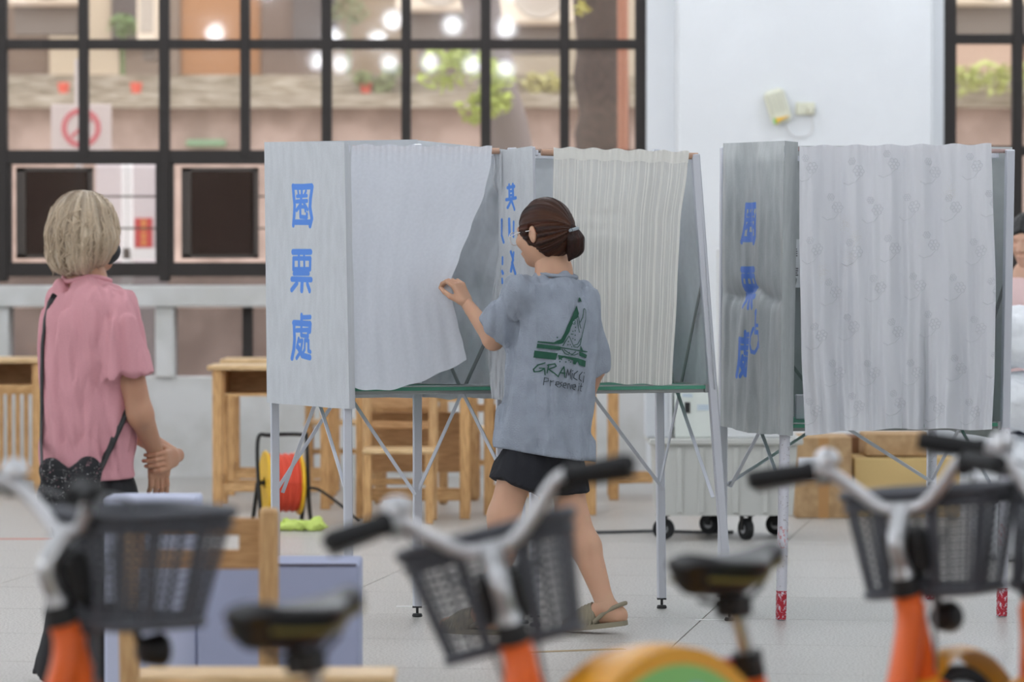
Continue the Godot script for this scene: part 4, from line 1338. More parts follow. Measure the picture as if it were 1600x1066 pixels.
func standing_woman() -> void:
	var Z := 11.8
	var f := Vector3(0.8, 0, -0.6)
	var root := thing("person", "person in a pink T-shirt and black trousers standing with hands clasped, seen from behind", "person", at(118, 1071, Z) * Vector3(1, 0, 1))
	var o := -root.position
	var tan := skin(rgb(184, 138, 110))
	var c := at(136, 366, Z)
	var b := facing(Vector3(0.72, 0, -0.69), 0.02)
	var sh_r := at(184, 492, Z - 0.12)
	var sh_l := at(100, 480, Z + 0.12)
	var nb := at(136, 446, Z)
	var el_r := at(219, 648, Z - 0.13)
	var wr_r := at(243, 706, Z + 0.0)
	var el_l := at(150, 640, Z + 0.28)
	var wr_l := at(273, 713, Z + 0.08)
	var pel := at(146, 730, Z)
	# body
	var fd := Field.new(Vector3(pel.x - 0.32, -0.01, -Z - 0.42), Vector3(pel.x + 0.36, 1.36, -Z + 0.34), 0.011)
	fd.cone(nb, at(140, 640, Z), 0.075, 0.1, 0.05, f, 0.75)
	fd.cone(c + b * Vector3(0, -0.05, 0.015), nb - Vector3(0, 0.02, 0), 0.05, 0.056, 0.03)
	fd.cone(sh_l.lerp(sh_r, 0.1), sh_r.lerp(sh_l, 0.1), 0.036, 0.036, 0.04)
	fd.cone(sh_r, el_r, 0.044, 0.038, 0.03); fd.cone(el_r, wr_r, 0.039, 0.025, 0.02)
	fd.cone(sh_l, el_l, 0.047, 0.038, 0.03); fd.cone(el_l, wr_l, 0.038, 0.025, 0.02)
	fd.cone(at(140, 640, Z), pel, 0.095, 0.09, 0.05, f, 0.75)
	var hips := [at(126, 760, Z + 0.06), at(166, 760, Z - 0.05)]
	var feet := [at(100, 1062, Z + 0.06), at(146, 1068, Z - 0.07)]
	for k in 2:
		fd.cone((hips[k] as Vector3) - Vector3(0, 0.03, 0), (hips[k] as Vector3).lerp(feet[k], 0.5), 0.065, 0.052, 0.03)
		fd.cone((hips[k] as Vector3).lerp(feet[k], 0.5), feet[k], 0.052, 0.04, 0.03)
	var body := fd.net()
	body.add(head_shape(c, b, nb))
	hand_shape(wr_r, Vector3(0.12, -1, -0.1), Vector3(-0.5, 0, -0.85), -1.0, [0.25, 0.3, 0.35, 0.4], body, 0.92)
	hand_shape(at(273, 714, Z + 0.055), Vector3(-0.3, -0.12, 0.95), Vector3(-0.95, -0.1, -0.25), 1.0, [0.85, 0.85, 0.85, 0.8], body, 0.88)
	obj("body", body, tan, root).position = o
	eyes_at(root, c, b, o)
	# T-shirt
	fd = Field.new(Vector3(pel.x - 0.26, 0.58, -Z - 0.28), Vector3(pel.x + 0.3, 1.3, -Z + 0.3), 0.008)
	fd.cone(at(134, 515, Z), at(142, 775, Z), 0.17, 0.178, 0.06, f, 0.78)
	fd.cone(at(108, 468, Z + 0.09), at(172, 476, Z - 0.09), 0.05, 0.052, 0.07)
	fd.cone(nb + Vector3(0, -0.012, 0), at(138, 520, Z), 0.062, 0.13, 0.06, f, 0.8)
	fd.cone(at(182, 494, Z - 0.12), at(201, 592, Z - 0.14), 0.078, 0.086, 0.05, Vector3.ZERO, 1.0, false, true)
	fd.cone(sh_l, at(112, 585, Z + 0.19), 0.066, 0.075, 0.04, Vector3.ZERO, 1.0, false, true)
	fd.ripple(Cloth.new(5, 0.02, 7.0, 0.3), 0.05)
	fd.cut(at(150, 748, Z), Vector3(0.03, -1, 0))
	var pink := bump(tri(mat(rgb(216, 156, 163), 0.9), noise_tex(0.2, Color(0.94, 0.94, 0.94), Color.WHITE, 256), Vector3(5, 5, 5)), 0.3, 1.5)
	pink.uv1_triplanar = true
	obj("t_shirt", fd.net(), pink, root).position = o
	var shirt := fd
	var m := MB.new()
	var ring := []
	for k in 25:
		var a := TAU * k / 24
		ring.append(shirt.hit(nb + Vector3(0, 0.12, 0) + Vector3(cos(a), 0, sin(a)) * 0.07, Vector3.DOWN, 0.3) + Vector3(0, 0.002, 0))
	m.tube(even(ring), 0.008, 8, false)
	obj("collar", m, pink, root).position = o
	# trousers
	fd = Field.new(Vector3(pel.x - 0.34, -0.0, -Z - 0.26), Vector3(pel.x + 0.3, 0.78, -Z + 0.26), 0.01)
	fd.cone(at(148, 738, Z), at(146, 790, Z), 0.118, 0.14, 0.04, f, 0.8)
	for k in 2:
		var knee: Vector3 = [at(128, 890, Z + 0.05), at(152, 890, Z - 0.05)][k]
		fd.cone((hips[k] as Vector3) - Vector3(0, 0.04, 0), knee, 0.096, 0.088, 0.05)
		fd.cone(knee, [at(108, 1062, Z + 0.05), at(142, 1066, Z - 0.05)][k], 0.085, 0.118, 0.05, Vector3.ZERO, 1.0, false, true)
	fd.ripple(Cloth.new(8, 0.012, 5.0, 0.3))
	obj("trousers", fd.net(), mat(rgb(22, 22, 25), 0.85), root).position = o
	for k in 2:
		m = MB.new()
		var ft: Vector3 = [at(112, 1066, Z + 0.05), at(150, 1070, Z - 0.06)][k]
		ft.y = 0.0
		m.tube([ft - f * 0.06 + Vector3(0, 0.03, 0), ft + Vector3(0, 0.035, 0), ft + f * 0.08 + Vector3(0, 0.03, 0), ft + f * 0.14 + Vector3(0, 0.026, 0)], [0.026, 0.032, 0.034, 0.02], 12, true, 1.0, Vector3.UP)
		obj("shoe", m, mats.black, root).position = o
	# bobbed fair hair
	var hf := Field.new(c - Vector3(0.17, 0.16, 0.17), c + Vector3(0.17, 0.17, 0.17), 0.004)
	hf.ball(c + b * Vector3(0, 0.016, 0.016), Vector3(0.099, 0.118, 0.112), b, 0.02)
	hf.ball(c + b * Vector3(0, -0.02, 0.03), Vector3(0.108, 0.08, 0.092), b, 0.03)
	hf.cone(c + b * Vector3(-0.03, -0.07, 0.06), c + b * Vector3(0.03, -0.07, 0.06), 0.052, 0.052, 0.03)
	hf.cone(c + b * Vector3(0.07, -0.02, -0.01), c + b * Vector3(0.066, -0.066, 0.0), 0.034, 0.024, 0.03)
	hf.cone(c + b * Vector3(-0.07, -0.02, -0.01), c + b * Vector3(-0.066, -0.066, 0.0), 0.034, 0.024, 0.03)
	hf.ball(c + b * Vector3(0, -0.06, -0.12), Vector3(0.07, 0.13, 0.1), b, 0.02, true)
	var st := Strands.new(c, 0.011, 0.5, 4)
	hf.ripple(st)
	st = Strands.new(c, 0.005, 1.6, 9)
	hf.ripple(st)
	var hm := mat(Color.WHITE, 0.5)
	hm.vertex_color_use_as_albedo = true
	hm.rim_enabled = true; hm.rim = 0.25
	obj("hair", hf.net(HairTint.new(c, 3, rgb(112, 92, 72), rgb(214, 196, 170))), hm, root).position = o
	m = MB.new()
	strands(hf, c, m, 320, c.y + 0.1, c.y - 0.115, 0.5, 3)
	obj("hair_locks", m, mat(rgb(190, 170, 144), 0.45), root).position = o
	# dark face mask with its loop
	var mf := Field.new(c + b * Vector3(0, -0.05, -0.06) - Vector3.ONE * 0.11, c + b * Vector3(0, -0.05, -0.06) + Vector3.ONE * 0.11, 0.004)
	mf.ball(c + b * Vector3(0, -0.052, -0.04), Vector3(0.066, 0.05, 0.072), b, 0.02)
	mf.cut(c + b * Vector3(0, 0, -0.02), b * Vector3(0, 0.1, 1))
	mf.cut(c + b * Vector3(0, -0.02, -0.02), b * Vector3(0, 1, 0.25).normalized())
	obj("face_mask", mf.net(), mat(rgb(30, 31, 36), 0.7), root).position = o
	m = MB.new()
	m.tube([c + b * Vector3(0.07, -0.03, -0.02), c + b * Vector3(0.08, -0.02, 0.0), c + b * Vector3(0.082, 0.012, 0.012), c + b * Vector3(0.078, -0.03, 0.018), c + b * Vector3(0.068, -0.06, -0.01)], 0.0022, 6)
	obj("mask_loop", m, mat(rgb(30, 31, 36), 0.7), root).position = o
	shoulder_bag(shirt, Z)

func eyes_at(root: Node3D, c: Vector3, b: Basis, o: Vector3) -> void:
	var before := root.get_child_count()
	eyes(root, c, b)
	for k in range(before, root.get_child_count()): (root.get_child(k) as Node3D).position = o

func even(ring: Array) -> Array:
	# smooths the heights of a closed ring of points
	var r := ring.slice(0, ring.size() - 1)
	var n := r.size()
	for k in 4:
		var q := r.duplicate()
		for i in n:
			var p: Vector3 = r[i]
			p.y = (r[(i + n - 1) % n].y + p.y + r[(i + 1) % n].y) / 3.0
			q[i] = p
		r = q
	r.append(r[0])
	return r

func on_cloth(f: Field, px: float, py: float, z: float, off: float) -> Vector3:
	var p := at(px, py, z)
	var d := (p - Vector3(0, EYE, 0)).normalized()
	return f.hit(p, d, 0.6) - d * off

func shoulder_bag(shirt: Field, Z: float) -> void:
	var p := Image.create(256, 256, false, Image.FORMAT_RGBA8)
	p.fill(rgb(20, 20, 24))
	var pr := Print.new(4, 4, Color.BLACK)
	pr.im = p
	var r := RandomNumberGenerator.new()
	r.seed = 2
	for k in 150:
		var q := Vector2(r.randf_range(4, 250), r.randf_range(4, 250))
		var a := r.randf() * TAU
		pr.line([q, q + Vector2(cos(a), sin(a)) * r.randf_range(2, 7)], r.randf_range(1.5, 3.2), [rgb(224, 222, 220), rgb(206, 150, 160), rgb(180, 178, 176)][r.randi() % 3])
	var mt := mat(Color.WHITE, 0.8)
	mt.albedo_texture = ImageTexture.create_from_image(p)
	mt.uv1_triplanar = true; mt.uv1_scale = Vector3(5.5, 5.5, 5.5)
	var c := at(108, 760, Z - 0.2)
	var root := thing("shoulder_bag", "small black shoulder bag with white flecks hanging at the pink T-shirt's hem", "bag", c)
	var f := Field.new(c - Vector3(0.16, 0.14, 0.12), c + Vector3(0.16, 0.14, 0.12), 0.005)
	var n := Vector3(-0.35, 0, 0.94).normalized()
	f.cone(at(86, 775, Z - 0.2), at(132, 772, Z - 0.19), 0.058, 0.058, 0.03, n, 0.5)
	f.cone(at(80, 736, Z - 0.2), at(88, 745, Z - 0.2), 0.04, 0.045, 0.02, n, 0.6)
	f.cone(at(138, 736, Z - 0.19), at(128, 748, Z - 0.19), 0.044, 0.05, 0.02, n, 0.6)
	obj("bag_body", f.net(), mt, root).position = -c
	var m := MB.new()
	m.tube([at(64, 745, Z - 0.2), at(84, 790, Z - 0.26), at(132, 788, Z - 0.25), at(156, 742, Z - 0.19)], 0.003, 6)
	obj("zip_seam", m, mats.black, root).position = -c
	m = MB.new()
	var pts := [at(66, 735, Z - 0.19)]
	for q in [[64, 690], [65, 640], [65, 590], [66, 540], [70, 500], [76, 475], [86, 462]]: pts.append(on_cloth(shirt, q[0], q[1], Z - 0.35, 0.006))
	pts.append(at(100, 452, Z + 0.1))
	m.tube(pts, 0.011, 8, true, 0.25, Vector3(0.3, 0, 1))
	obj("strap", m, mats.black, root).position = -c
	m = MB.new()
	pts = [at(154, 738, Z - 0.19)]
	for q in [[164, 716], [175, 693], [186, 668], [198, 640]]: pts.append(on_cloth(shirt, q[0], q[1], Z - 0.35, 0.004))
	m.tube(pts, 0.0125, 8, true, 0.22, Vector3(1, 0.4, 0))
	obj("strap", m, mats.black, root).position = -c

func walking_woman() -> void:
	var Z := 13.4
	var f := Vector3(-0.64, 0, -0.77)
	var root := thing("person", "person in a grey-blue T-shirt and black shorts stepping into the booth, hand on the curtain", "person", at(850, 985, Z) * Vector3(1, 0, 1))
	var o := -root.position
	var sk := skin(rgb(202, 158, 130))
	var c := at(849, 363, Z)
	var b := facing(Vector3(-0.78, 0, -0.63), -0.16)
	var nb := at(866, 424, Z)
	var sh_l := at(815, 458, Z - 0.1)
	var sh_r := at(917, 468, Z + 0.11)
	var el_l := at(771, 531, Z + 0.02)
	var wr_l := at(729, 474, Z + 0.13)
	var el_r := at(931, 575, Z + 0.14)
	var wr_r := at(905, 655, Z + 0.26)
	var fd := Field.new(Vector3(-0.42, -0.01, -Z - 0.42), Vector3(0.46, 1.36, -Z + 0.3), 0.01)
	fd.cone(nb, at(856, 600, Z), 0.07, 0.095, 0.05, f, 0.75)
	fd.cone(c + b * Vector3(0, -0.05, 0.015), nb - Vector3(0, 0.02, 0), 0.046, 0.052, 0.03)
	fd.cone(sh_l.lerp(sh_r, 0.12), sh_r.lerp(sh_l, 0.12), 0.034, 0.034, 0.04)
	fd.cone(sh_l, el_l, 0.036, 0.034, 0.03); fd.cone(el_l, wr_l, 0.036, 0.022, 0.02)
	fd.cone(sh_r, el_r, 0.035, 0.033, 0.03); fd.cone(el_r, wr_r, 0.034, 0.022, 0.02)
	fd.cone(at(856, 600, Z), at(853, 660, Z), 0.095, 0.11, 0.05, f, 0.8)
	var hl := at(834, 655, Z - 0.05)
	var hr := at(872, 655, Z + 0.05)
	var kl := at(787, 806, Z - 0.08)
	var kr := at(894, 806, Z + 0.04)
	var al := at(764, 950, Z - 0.04)
	var ar := at(946, 944, Z - 0.02)
	fd.cone(hl, kl, 0.075, 0.052, 0.03); fd.cone(hr, kr, 0.075, 0.052, 0.03)
	fd.cone(kl, kl.lerp(al, 0.35) + Vector3(0.012, 0, 0), 0.052, 0.053, 0.03); fd.cone(kl.lerp(al, 0.35) + Vector3(0.012, 0, 0), al, 0.053, 0.031, 0.02)
	fd.cone(kr, kr.lerp(ar, 0.35) + Vector3(0.006, 0, 0), 0.053, 0.053, 0.03); fd.cone(kr.lerp(ar, 0.35) + Vector3(0.006, 0, 0), ar, 0.053, 0.031, 0.02)
	fd.cone(al, al - Vector3(0, 0.035, 0), 0.031, 0.031, 0.02); fd.cone(ar, ar + Vector3(0.006, -0.03, 0), 0.031, 0.031, 0.02)
	var body := fd.net()
	var toe_l := at(696, 985, Z + 0.02)
	var toe_r := at(888, 984, Z + 0.03)
	toe_l.y = 0.028; toe_r.y = 0.028
	var heel_l := al + Vector3(0.02, 0, 0.0)
	heel_l.y = 0.04
	var heel_r := ar + Vector3(0.042, 0, 0.0)
	heel_r.y = 0.062
	for q in [[al, heel_l, toe_l], [ar, heel_r, toe_r]]:
		var ff := Field.new((q[0] as Vector3).min(q[2]) - Vector3(0.08, 0.12, 0.08), (q[0] as Vector3).max(q[1]) + Vector3(0.09, 0.06, 0.08), 0.005)
		ff.cone(q[0] + Vector3(0, 0.01, 0), q[0] - Vector3(0, 0.01, 0), 0.024, 0.03, 0.02)
		ff.cone(q[0], q[1], 0.028, 0.03, 0.02)
		var mid: Vector3 = (q[0] as Vector3).lerp(q[2], 0.45) - Vector3(0, 0.012, 0)
		ff.cone(q[0] - Vector3(0, 0.012, 0), mid, 0.029, 0.025, 0.03); ff.cone(mid, q[2], 0.026, 0.014, 0.03)
		ff.cone(q[1], q[2], 0.026, 0.016, 0.03)
		body.add(ff.net())
	body.add(head_shape(c, b, nb, 0.98))
	hand_shape(wr_l, at(713, 440, Z + 0.15) - wr_l, Vector3(-0.75, 0.1, -0.6), -1.0, [0.85, 0.9, 0.9, 0.85], body, 0.9)
	hand_shape(wr_r, Vector3(-0.3, -1, -0.2), Vector3(-0.7, 0, 0.6), -1.0, [0.3, 0.35, 0.35, 0.4], body, 0.9)
	obj("body", body, sk, root).position = o
	eyes_at(root, c, b, o)
	# oversized T-shirt
	fd = Field.new(Vector3(-0.2, 0.55, -Z - 0.3), Vector3(0.42, 1.34, -Z + 0.32), 0.008)
	fd.cone(at(866, 500, Z), at(848, 740, Z), 0.165, 0.196, 0.06, f, 0.82)
	fd.cone(at(822, 452, Z - 0.08), at(908, 458, Z + 0.09), 0.046, 0.048, 0.07)
	fd.cone(nb + Vector3(0, -0.012, 0), at(866, 500, Z), 0.056, 0.13, 0.06, f, 0.8)
	fd.cone(sh_l, at(770, 519, Z - 0.02), 0.066, 0.072, 0.04, Vector3.ZERO, 1.0, false, true)
	fd.cone(at(908, 470, Z + 0.09), at(929, 580, Z + 0.13), 0.06, 0.052, 0.03, Vector3.ZERO, 1.0, false, true)
	fd.ripple(Cloth.new(15, 0.022, 6.5, 0.27), 0.05)
	fd.cut(at(848, 709, Z), Vector3(-0.16, -1, 0).normalized())
	var blue := bump(tri(mat(rgb(150, 158, 170), 0.9), noise_tex(0.02, Color(0.93, 0.93, 0.93), Color.WHITE, 256), Vector3(2, 2, 2)), 0.3, 1.2)
	obj("t_shirt", fd.net(), blue, root).position = o
	var m := MB.new()
	var ring := []
	for k in 25:
		var a := TAU * k / 24
		ring.append(fd.hit(nb + Vector3(0.006, 0.12, 0) + Vector3(cos(a), 0, sin(a)) * 0.07, Vector3.DOWN, 0.3) + Vector3(0, 0.001, 0))
	m.tube(even(ring), 0.007, 8, false)
	obj("collar", m, blue, root).position = o
	shirt_print(root, fd, Z, f, o)
	# shorts
	fd = Field.new(Vector3(-0.22, 0.4, -Z - 0.28), Vector3(0.36, 0.8, -Z + 0.28), 0.008)
	fd.cone(at(852, 650, Z), at(850, 690, Z), 0.11, 0.125, 0.04, f, 0.8)
	fd.cone(hl - Vector3(0, 0.06, 0), at(806, 762, Z - 0.07), 0.08, 0.104, 0.04, Vector3.ZERO, 1.0, false, true)
	fd.cone(hr - Vector3(0, 0.06, 0), at(885, 774, Z + 0.04), 0.08, 0.082, 0.04, Vector3.ZERO, 1.0, false, true)
	fd.ripple(Cloth.new(23, 0.008, 7.0, 0.5))
	obj("shorts", fd.net(), mat(rgb(24, 25, 32), 0.85), root).position = o
	# brown hair tied back
	var hf := Field.new(c - Vector3(0.17, 0.19, 0.17), c + Vector3(0.19, 0.16, 0.17), 0.004)
	hf.ball(c + b * Vector3(0, 0.016, 0.016), Vector3(0.083, 0.102, 0.101), b, 0.02)
	hf.ball(c + b * Vector3(0, -0.02, 0.05), Vector3(0.07, 0.072, 0.064), b, 0.03)
	hf.cone(c + b * Vector3(-0.062, 0.01, -0.03), c + b * Vector3(-0.07, -0.03, -0.012), 0.02, 0.008, 0.015)
	hf.cone(c + b * Vector3(0.062, 0.01, -0.03), c + b * Vector3(0.07, -0.03, -0.012), 0.02, 0.008, 0.015)
	hf.cone(c + b * Vector3(-0.06, -0.04, 0.035), c + b * Vector3(-0.045, -0.085, 0.04), 0.016, 0.006, 0.02)
	hf.ball(c + b * Vector3(0, -0.075, -0.1), Vector3(0.072, 0.115, 0.09), b, 0.015, true)
	hf.ball(c + b * Vector3(-0.085, -0.01, 0.01), Vector3(0.022, 0.034, 0.022), b, 0.006, true)
	hf.ball(c + b * Vector3(0.085, -0.01, 0.01), Vector3(0.022, 0.034, 0.022), b, 0.006, true)
	var tie := c + b * Vector3(0.012, -0.005, 0.112)
	var st := Strands.new(tie, 0.004, 0.8, 14)
	st.axis = b.z; st.flow = 0.08
	hf.ripple(st)
	st = Strands.new(tie, 0.002, 2.2, 15)
	st.axis = b.z; st.flow = 0.08
	hf.ripple(st)
	var ht := HairTint.new(tie, 6, rgb(24, 14, 10), rgb(70, 38, 22))
	ht.axis = b.z; ht.flow = 0.05
	var hm := mat(Color.WHITE, 0.5)
	hm.metallic_specular = 0.35
	hm.vertex_color_use_as_albedo = true
	obj("hair", hf.net(ht), hm, root).position = o
	hf = Field.new(tie - Vector3(0.08, 0.16, 0.1), tie + Vector3(0.14, 0.07, 0.1), 0.004)
	hf.cone(tie, at(897, 374, Z - 0.06), 0.018, 0.032, 0.01); hf.cone(at(896, 376, Z - 0.06), at(898, 388, Z - 0.06), 0.033, 0.028, 0.02); hf.cone(at(898, 388, Z - 0.06), at(889, 407, Z - 0.06), 0.027, 0.005, 0.02)
	st = Strands.new(tie, 0.006, 1.2, 19)
	st.flow = 0.1
	hf.ripple(st)
	obj("ponytail", hf.net(HairTint.new(tie, 8, rgb(20, 12, 10), rgb(50, 28, 18))), hm, root).position = o
	m = MB.new()
	ring = []
	var ax := (at(897, 374, Z - 0.06) - tie).normalized()
	var u := ax.cross(Vector3.UP).normalized()
	var w := ax.cross(u)
	for k in 25: ring.append(tie + ax * 0.006 + (u * cos(TAU * k / 24) + w * sin(TAU * k / 24)) * 0.021)
	m.tube(ring, 0.0065, 8, false)
	obj("hair_tie", m, mat(rgb(150, 160, 166), 0.8), root).position = o
	# clear glasses
	m = MB.new()
	for k in [-1.0, 1.0]:
		ring = []
		for q in 21:
			var a := TAU * q / 20
			ring.append(c + b * Vector3(k * 0.034 + cos(a) * 0.025, -0.006 + sin(a) * 0.022, -0.108 + absf(cos(a)) * 0.004))
		m.tube(ring, 0.0018, 6, false)
		m.tube([c + b * Vector3(k * 0.059, 0.0, -0.102), c + b * Vector3(k * 0.079, 0.006, -0.05), c + b * Vector3(k * 0.081, 0.004, 0.005)], 0.0016, 6)
	m.tube([c + b * Vector3(-0.01, -0.004, -0.108), c + b * Vector3(0.01, -0.004, -0.108)], 0.0016, 6)
	obj("glasses", m, mat(rgb(226, 226, 226), 0.3), root).position = o
	sandal(root, heel_l, toe_l, 0.0, o)
	sandal(root, heel_r, toe_r, 0.03, o)

func sandal(root: Node3D, heel: Vector3, toe: Vector3, lift: float, o: Vector3) -> void:
	var s := Node3D.new()
	s.name = "sandal"
	root.add_child(s, true)
	var d := toe - heel
	d.y = 0
	var ln := d.length() + 0.055
	var h0 := Vector3(heel.x, lift, heel.z) - d.normalized() * 0.034
	var t0 := Vector3(toe.x, 0.0, toe.z) + d.normalized() * 0.021
	var x := (t0 - h0).normalized()
	var z := x.cross(Vector3.UP).normalized()
	var y := z.cross(x)
	var tf := Transform3D(Basis(x, z, y), h0 + o)
	var olive := mat(rgb(142, 134, 114), 0.85)
	var poly := PackedVector2Array()
	for k in 32:
		var a := TAU * k / 32
		var u := 0.5 - 0.5 * cos(a)
		var wd := 0.034 + 0.012 * sin(u * PI * 0.9 + 0.35) - 0.012 * pow(u, 6.0)
		poly.append(Vector2(u * ln, signf(sin(a)) * wd * pow(absf(sin(a)), 0.35)))
	var m := MB.new()
	m.prism(poly, tf, 0.017)
	obj("sole", m, olive, s)
	m = MB.new()
	for k in 9:
		var u := lerpf(0.52, 0.95, k / 8.0) * ln
		var w := 0.042 * (1.0 - pow(k / 8.0, 3.0) * 0.45)
		var hh := lerpf(0.062, 0.03, k / 8.0)
		var pts := []
		for q in 9:
			var a := PI * q / 8
			pts.append(tf * Vector3(u - 0.012 * sin(a), cos(a) * w, 0.014 + sin(a) * hh))
		m.tube(pts, 0.0042, 6)
		var p2 := []
		for q in 9:
			var a := PI * q / 8
			p2.append(tf * Vector3(u + 0.016 - 0.03 * sin(a * 0.5), cos(a) * w * 0.97, 0.014 + sin(a) * hh * 0.98))
		m.tube(p2, 0.0034, 6)
	obj("woven_cords", m, olive, s)
	var up := Field.new((h0 + o).min(t0 + o) - Vector3.ONE * 0.09, (h0 + o).max(t0 + o) + Vector3.ONE * 0.11, 0.0035)
	up.cone(tf * Vector3(ln * 0.36, 0, 0.058), tf * Vector3(ln * 0.6, 0, 0.036), 0.044, 0.042, 0.02)
	up.cone(tf * Vector3(ln * 0.6, 0, 0.036), tf * Vector3(ln * 0.87, 0, 0.02), 0.042, 0.03, 0.02)
	up.cut(tf * Vector3(ln * 0.4, 0, 0.03), tf.basis * Vector3(-0.8, 0, 0.3).normalized())
	up.cut(tf * Vector3(0, 0, 0.006), -y)
	var rg := Ridges.new()
	rg.o = h0 + o; rg.x = x
	up.ripple(rg, 0.01)
	obj("upper", up.net(), olive, s)
	m = MB.new()
	for sgn in [-1.0, 1.0]:
		m.tube([tf * Vector3(ln * 0.45, sgn * 0.044, 0.025), tf * Vector3(ln * 0.3, sgn * 0.042, 0.05), tf * Vector3(ln * 0.14, sgn * 0.038, 0.066), tf * Vector3(ln * 0.03, sgn * 0.024, 0.074), tf * Vector3(-0.004, 0, 0.076)], 0.0075, 8)
	obj("heel_strap", m, olive, s)

func shirt_print(root: Node3D, f: Field, Z: float, fwd: Vector3, o: Vector3) -> void:
	var p := Print.new(440, 790, Color(0.13, 0.32, 0.25, 0.0))
	var g := Color(0.13, 0.32, 0.25, 1.0)
	var dk := Color(0.15, 0.2, 0.22, 1.0)
	var q := PrintAt.new(p, Vector2(95, 100), 0.9)
	q.poly([445, 188, 395, 270, 350, 370, 318, 455, 300, 500, 262, 518, 240, 535, 125, 528, 122, 541, 235, 549, 300, 546, 322, 530, 340, 480, 370, 410, 392, 365, 400, 330, 430, 312, 452, 300, 466, 262], g)
	q.poly([470, 155, 482, 114, 500, 118, 503, 142, 513, 156, 492, 150], g)
	q.poly([122, 552, 300, 570, 305, 601, 120, 591], g)
	q.poly([110, 615, 275, 631, 265, 691, 108, 679], g)
	q.poly([488, 606, 572, 636, 560, 666, 490, 644], g)
	q.poly([478, 668, 555, 690, 545, 746, 482, 728, 470, 694, 452, 726, 430, 722, 428, 690, 330, 668, 290, 690, 280, 645], g)
	q.poly([498, 606, 500, 548, 512, 572, 524, 596, 576, 603, 574, 612], g)
	q.line([300, 578, 400, 590, 575, 606], 9, g)
	for l in [[500, 300, 512, 222, 526, 214, 538, 228, 536, 310, 520, 400, 505, 480, 496, 545], [365, 470, 400, 520, 432, 566, 470, 570, 494, 545], [496, 490, 470, 540, 432, 552], [365, 470, 335, 520, 318, 560], [480, 340, 500, 296], [455, 275, 480, 370, 490, 395], [445, 312, 466, 400, 480, 432], [462, 300, 476, 360], [380, 380, 366, 430, 340, 470], [310, 590, 340, 632, 372, 640], [330, 596, 380, 630, 420, 632, 450, 610], [400, 640, 440, 640, 476, 626]]:
		q.line(l, 6.5, g)
	for d in [[390, 452], [405, 425], [432, 420], [432, 388], [406, 452], [436, 460], [412, 492], [438, 502], [362, 520], [384, 548], [360, 550], [404, 566], [422, 355], [265, 488], [300, 705], [350, 706], [380, 690], [398, 706], [312, 684], [378, 620]]:
		p.dot(q.of(d[0], d[1]), 5.5, g)
	p.dot(q.of(410, 345), 17.0, Color(0.13, 0.32, 0.25, 1.0))
	p.dot(q.of(410, 345), 12.0, Color(0.62, 0.67, 0.72, 1.0))
	p.dot(q.of(412, 347), 6.0, g)
	for l in [[185, 722, 140, 745, 112, 785, 118, 808, 150, 802, 182, 772, 152, 772], [182, 772, 186, 830], [216, 735, 204, 812], [206, 742, 258, 726, 272, 748, 216, 778, 290, 842], [336, 750, 290, 836], [336, 750, 350, 846], [306, 806, 350, 808], [362, 850, 370, 772, 388, 824, 410, 772, 408, 856], [428, 806, 425, 866], [472, 786, 446, 812, 444, 848, 470, 866], [514, 792, 488, 820, 486, 856, 510, 874], [534, 826, 531, 884]]:
		q.line(l, 7.5 if l[0] > 345 else 10.0, dk if l[0] > 345 else g)
	p.dot(q.of(430, 784), 5.0, dk); p.dot(q.of(536, 798), 5.0, dk)
	for l in [[180, 856, 172, 922], [180, 856, 215, 862, 216, 886, 178, 892], [236, 880, 232, 930], [236, 892, 256, 882], [268, 910, 300, 910, 296, 888, 272, 890, 266, 918, 290, 938], [331, 892, 309, 900, 330, 920, 308, 938], [344, 920, 370, 918, 365, 896, 346, 900, 342, 930, 366, 944], [386, 900, 384, 946], [386, 908, 402, 900], [406, 905, 418, 952, 432, 906], [438, 932, 462, 930, 458, 908, 441, 912, 437, 942, 459, 956], [488, 918, 486, 964], [512, 898, 510, 960, 520, 966], [502, 920, 524, 922]]:
		q.line(l, 6, dk)
	p.dot(q.of(489, 900), 4.0, dk)
	var mt := mat(Color.WHITE, 0.9)
	mt.albedo_texture = p.tex()
	mt.transparency = BaseMaterial3D.TRANSPARENCY_ALPHA
	var nb := Vector3(0.44, 0, 0.9).normalized()
	var u := Vector3(nb.z, 0, -nb.x).rotated(nb, -0.05)
	var v := Vector3.UP.rotated(nb, -0.05)
	var mid := at(889, 537, Z - 0.16)
	var rows := []
	for i in 41:
		var row := PackedVector3Array()
		for j in 29:
			var s := mid + u * (j / 28.0 - 0.5) * 0.205 + v * (0.5 - i / 40.0) * 0.33 + nb * 0.12
			row.append(f.hit(s, -nb, 0.4) + nb * 0.005)
		rows.append(row)
	var m := MB.new()
	m.grid(rows)
	obj("shirt_print", m, mt, root).position = o

class PrintAt:
	var p: Print
	var z: Vector2
	var s: float
	func _init(pp: Print, zero: Vector2, sc: float) -> void:
		p = pp; z = zero; s = sc
	func of(x: float, y: float) -> Vector2: return (Vector2(x, y) - z) * s
	func pts(l: Array) -> Array:
		var r := []
		for i in range(0, l.size(), 2): r.append(of(l[i], l[i + 1]))
		return r
	func line(l: Array, w: float, col: Color) -> void: p.line(pts(l), w * s, col)
	func poly(l: Array, col: Color) -> void: p.fill(PackedVector2Array(pts(l)), col)

